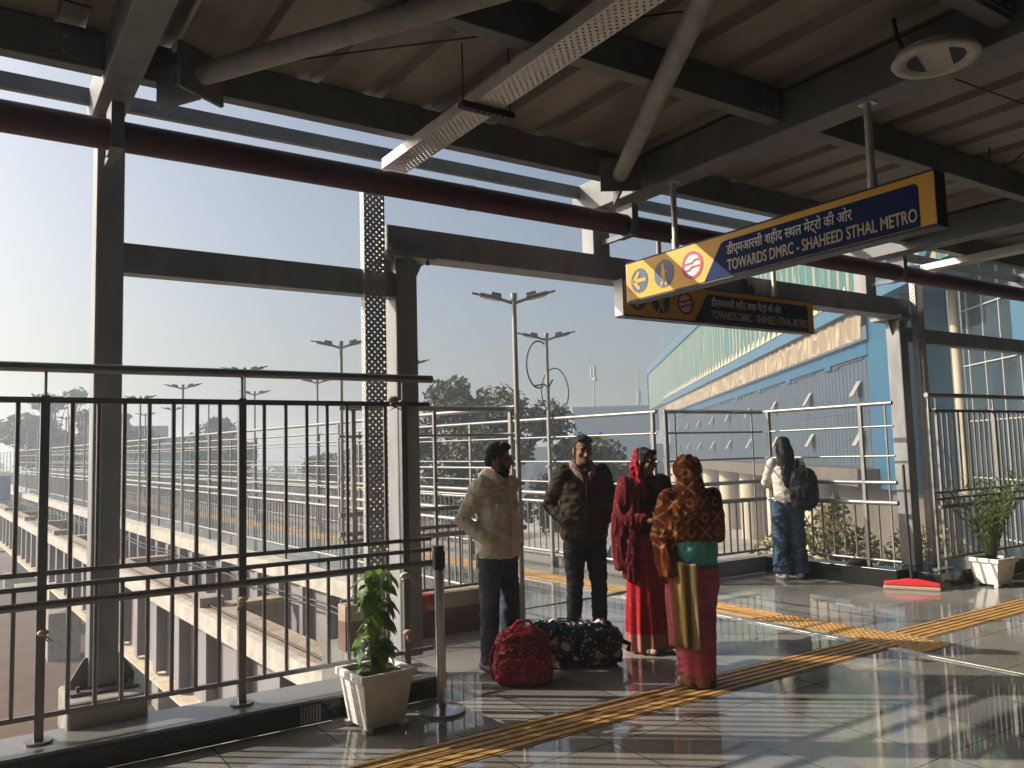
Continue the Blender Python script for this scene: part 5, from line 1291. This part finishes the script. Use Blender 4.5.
for sx, sd in ((-1, "L"), (1, "R")):
    sh, el, wr = Vector(J["sh" + sd]), Vector(J["el" + sd]), Vector(J["wr" + sd])
    b.limb([sh, sh.lerp(el, .5), el, el.lerp(wr, .45), el.lerp(wr, .72)], [0.085, 0.088, 0.085, 0.07, 0.055], 16)
    b.limb([(sx * 0.13, 0.07, 1.38), (sx * 0.165, 0.10, 1.15), (sx * 0.19, 0.08, 0.9), (sx * 0.18, 0.07, 0.62)], (0.05, 0.055, 0.06, 0.05), 14, 0.6)
    b.path([el + Vector((0, 0, 0.04)), el + Vector((0, -0.01, -0.15)), el + Vector((-sx * 0.02, -0.02, -0.42))], [0.08, 0.085, 0.07], 16)
remesh(b, "shawl", 0.011, 2, fold(7, 0.013, (1.6, 1.6, 0.45), 4), o, M["shawl_maroon"])
b = MB(); x = Xf(b, h.o, h.r, h.k)
x.ell((0, -0.06, 0.035), (0.088, 0.062, 0.085)); x.ell((0, -0.075, -0.07), (0.10, 0.06, 0.11))
for sx in (-1, 1): x.limb([(sx * 0.072, -0.05, 0.02), (sx * 0.088, -0.01, -0.08), (sx * 0.10, 0.035, -0.18), (sx * 0.085, 0.075, -0.32)], (0.02, 0.028, 0.035, 0.03), 12, 0.7)
remesh(b, "head_scarf", 0.008, 2, fold(14, 0.012), o, M["scarf_red"])
b = MB(); x = Xf(b, h.o, h.r, h.k); x.ell((0, -0.022, 0.05), (0.081, 0.086, 0.078)); 
for sx in (-1, 1): x.ell((sx * 0.040, 0.045, 0.085), (0.04, 0.036, 0.028)); x.ell((sx * 0.068, -0.01, 0.02), (0.013, 0.05, 0.05))
remesh(b, "hair", 0.007, 1, fold(30, 0.003), o, M["hair"])
b = MB(); b.obox((0.02, 0.335, 1.135), Vector((0.036, 0, 0)), Vector((0, 0.05, 0.045)), Vector((0, 0.004, -0.004))); bevel(b.build("phone", M["black"], o), 0.004)
for sx in (-1, 1): pass
b = MB(); b.ell((-0.07, 0.12, 0.03), (0.04, 0.09, 0.028)); b.ell((0.07, 0.12, 0.03), (0.04, 0.09, 0.028)); b.build("sandals", M["tie"], o)

# woman in the rust shawl, back turned
J = std(elL=(-0.22, 0.06, 1.10), wrL=(-0.06, 0.22, 1.12), elR=(0.22, 0.06, 1.10), wrR=(0.06, 0.22, 1.12), anL=(-0.07, 0, 0.085), anR=(0.07, 0, 0.085), knL=(-0.07, 0.0, 0.48), knR=(0.07, 0.0, 0.48))
o, h = body("person", "woman in a patterned rust shawl over her head and pink sari, back turned", (4.17, 4.06, 0), (0.42, 0.90), 1.55, J, ((0, 0.03, 1.575), (8, -6, 0)), True)
eyes(o, h)
b = MB(); b.rings([(0, 0, 0.84, 0.178, 0.14), (0, 0, 0.95, 0.188, 0.15), (0, 0, 1.06, 0.195, 0.15), (0, 0, 1.2, 0.17, 0.13), (0, 0, 1.38, 0.12, 0.08)], 28); remesh(b, "sweater", 0.012, 2, fold(10, 0.008), o, M["teal"])
skirt(o, "sari_skirt", M["sari_pink"], 0.885, (0.192, 0.155), (0.128, 0.125), 7, 0.05, 9.0, rip=0.016)
b = MB()
b.rings([(0.0, 0.02, 1.065, 0.235, 0.165), (0, 0.02, 1.10, 0.26, 0.175), (0, 0.02, 1.20, 0.268, 0.175), (0, 0.01, 1.29, 0.258, 0.165), (0, 0.0, 1.36, 0.225, 0.15), (0, -0.01, 1.42, 0.160, 0.125), (0, -0.015, 1.47, 0.105, 0.105), (0, -0.015, 1.52, 0.10, 0.10)], 40)
x = Xf(b, h.o, h.r, h.k); x.ell((0, -0.018, 0.03), (0.115, 0.118, 0.118)); x.ell((0, -0.03, -0.07), (0.098, 0.10, 0.10)); x.limb([(0, -0.09, -0.02), (0.0, -0.10, -0.13), (0, -0.09, -0.2)], (0.06, 0.07, 0.08), 14)
for sx, sd in ((-1, "L"), (1, "R")):
    sh, el, wr = Vector(J["sh" + sd]), Vector(J["el" + sd]), Vector(J["wr" + sd])
    b.limb([sh, sh.lerp(el, .5), el, el.lerp(wr, .5), wr], [0.085, 0.085, 0.08, 0.075, 0.06], 16)
b.path([(-0.205, 0.02, 1.25), (-0.215, -0.01, 1.08), (-0.205, -0.03, 0.93), (-0.19, -0.035, 0.82)], [0.085, 0.10, 0.095, 0.085], 18, flat=0.85)
def hemcut(c, n_):
    return fold(7, 0.010, (1.4, 1.4, 0.6), 6)(c, n_)
sh_ = remesh(b, "shawl", 0.010, 2, hemcut, o, M["shawl_rust"])
b = MB()      # end of the sari hanging down her left side, wrapped round the skirt
n_x, n_z = 30, 30; vs = []; fs = []
for i in range(n_z + 1):
    u = i / n_z; z = 0.93 - 0.62 * u
    for j in range(n_x + 1):
        q = j / n_x; th = R(-192 + 92 * q)
        uu = (0.885 - z) / 0.87; rr = 0.205 - 0.035 * max(0, uu) + 0.010 * math.sin(q * 19 + 2 * z) * (0.3 + u) + 0.008 * noise.noise(Vector((q * 3, z * 4, 1)))
        vs.append((rr * 1.06 * math.cos(th) + 0.006, rr * 0.88 * math.sin(th), z - 0.012 * math.sin(q * 9)))
for i in range(n_z):
    for j in range(n_x): a = i * (n_x + 1) + j; fs.append((a, a + 1, a + n_x + 2, a + n_x + 1))
b._add(vs, fs, True)
pl = b.build("sari_end", M["pallu"], o, fix=False); so_ = pl.modifiers.new("thick", 'SOLIDIFY'); so_.thickness = 0.005
b = MB()
for j in range(22): b.path([(-0.265 + 0.012 * j * 0.55, -0.03 + 0.004 * (j % 3), 0.83), (-0.268 + 0.012 * j * 0.55, -0.03, 0.76)], 0.003, n=4)
b.build("shawl_fringe", M["shawl_rust"], o)
b = MB()
for sx in (-1, 1): b.limb([(sx * 0.07, -0.08, 0.03), (sx * 0.07, 0.1, 0.025)], (0.038, 0.036), 12, 0.7)
b.build("sandals", M["shoe"], o)

# girl with the backpack
J = std(elL=(-0.24, 0.08, 1.14), wrL=(-0.14, 0.30, 1.10), elR=(0.24, 0.08, 1.14), wrR=(0.14, 0.30, 1.10), anL=(-0.11, -0.06, 0.085), anR=(0.10, -0.03, 0.085))
o, h = body("person", "girl with long dark hair, cream top and wide blue jeans looking over the railing", (8.42, 6.56, 0), (0.62, 0.78), 1.72, J, ((-0.01, 0.05, 1.575), (4, -8, 0)), True)
eyes(o, h)
b = MB()
b.rings([(0, 0, 0.90, 0.165, 0.12), (0, 0, 1.05, 0.158, 0.12), (0, 0, 1.2, 0.172, 0.13), (0, 0, 1.34, 0.16, 0.105), (0, 0, 1.43, 0.08, 0.075)], 30)
for sd in "LR":
    sh, el, wr = Vector(J["sh" + sd]), Vector(J["el" + sd]), Vector(J["wr" + sd]); b.limb([sh, sh.lerp(el, .5), el, el.lerp(wr, .5), wr], [0.062, 0.056, 0.05, 0.048, 0.04], 16)
remesh(b, "top", 0.010, 2, fold(7, 0.007, (1, 1, 1.6), 3), o, M["white_top"])
trousers(o, J, M["jeans"], (0.108, 0.100, 0.096, 0.100, 0.108), 4, 0.012); shoes(o, J, M["shoe_pale"])
b = MB(); x = Xf(b, h.o, h.r, h.k); x.ell((0, -0.022, 0.045), (0.090, 0.096, 0.088)); x.limb([(0, -0.06, 0.03), (0, -0.085, -0.1), (0, -0.11, -0.25), (-0.01, -0.12, -0.46)], (0.09, 0.105, 0.115, 0.085), 16, 0.6)
for sx in (-1, 1): x.limb([(sx * 0.06, -0.03, 0.02), (sx * 0.075, -0.06, -0.12), (sx * 0.07, -0.09, -0.30)], (0.035, 0.035, 0.03), 12)
remesh(b, "hair", 0.009, 2, fold(16, 0.014, (2.5, 2.5, 0.35)), o, M["hair"])
bp = thing("backpack", "black backpack slung on the shoulder of the girl at the railing", "bag", (0, 0, 0))
b = MB(); sbox(b, (0.15, -0.19, 1.07), (0.165, 0.10, 0.26), 2.8); remesh(b, "body", 0.012, 2, fold(8, 0.014), bp, M["bag_black"])
b = MB(); sbox(b, (0.15, -0.285, 1.01), (0.115, 0.04, 0.13), 3.0); remesh(b, "front_pocket", 0.012, 2, fold(10, 0.01), bp, M["bag_black"])
b = MB(); b.path([(0.10, -0.13, 1.30), (0.13, -0.05, 1.42), (0.165, 0.03, 1.42), (0.18, 0.115, 1.30), (0.19, 0.10, 1.1), (0.18, -0.05, 0.95), (0.15, -0.14, 0.92)], 0.020, n=8, flat=0.4); b.build("strap", M["bag_black"], bp)
b = MB(); b.path([(0.1, -0.2, 1.30), (0.11, -0.22, 1.345), (0.16, -0.22, 1.345), (0.17, -0.2, 1.3)], 0.01, n=6); b.build("handle", M["bag_black"], bp)
b = MB(); b.obox((0.11, -0.328, 1.03), Vector((0.012, 0, 0)), Vector((0, 0.003, 0)), Vector((0, 0, 0.05))); b.build("zip_tag", M["icon_grey"], bp)
bp.location = o.location; bp.rotation_euler = o.rotation_euler; bp.scale = o.scale
# worker far along the girder
b = MB(); b.rings([(0, 0, 0.8, 0.19, 0.13), (0, 0, 1.1, 0.2, 0.14), (0, 0, 1.38, 0.19, 0.11), (0, 0, 1.46, 0.06, 0.06)], 14); b.ell((0, 0.01, 1.58), (0.085, 0.1, 0.12), None, 12, 8)
for sx in (-1, 1):
    b.limb([(sx * 0.19, 0, 1.36), (sx * 0.25, 0.02, 1.1), (sx * 0.2, 0.15, 0.95)], (0.06, 0.05, 0.04), 8); b.limb([(sx * 0.09, 0, 0.85), (sx * 0.1, 0.02, 0.47), (sx * 0.1, 0, 0.06)], (0.1, 0.07, 0.05), 8); b.limb([(sx * 0.1, -0.03, 0.04), (sx * 0.1, 0.15, 0.04)], (0.045, 0.04), 8)
o = remesh(b, "person", 0.03, 1, None, None, M["jeans"]); q = sky_p(-1.35, 41.2, -0.3); o.location = q; o.rotation_euler = (0, 0, R(190))
tag(o, "tiny standing worker in dark clothes behind the blue drum at the left edge", "person")

# ------------------------------------------------------------------ haze
HAZE = 0.0048
b = MB(); b.box(-260, 420, -60, 460, -6.2, 18)
hz = b.build("haze", bpy.data.materials.new("haze_air")); hz["kind"] = "stuff"; hz["label"] = "pale morning haze filling the air"; hz["category"] = "haze"
m = hz.data.materials[0]; m.use_nodes = True; nt = m.node_tree; nt.nodes.remove(nt.nodes["Principled BSDF"])
pv = nt.nodes.new("ShaderNodeVolumePrincipled"); pv.inputs["Density"].default_value = HAZE; pv.inputs["Color"].default_value = (0.83, 0.915, 0.99, 1); pv.inputs["Anisotropy"].default_value = 0.6
nt.links.new(pv.outputs[0], nt.nodes["Material Output"].inputs["Volume"])
hz.display_type = 'WIRE'
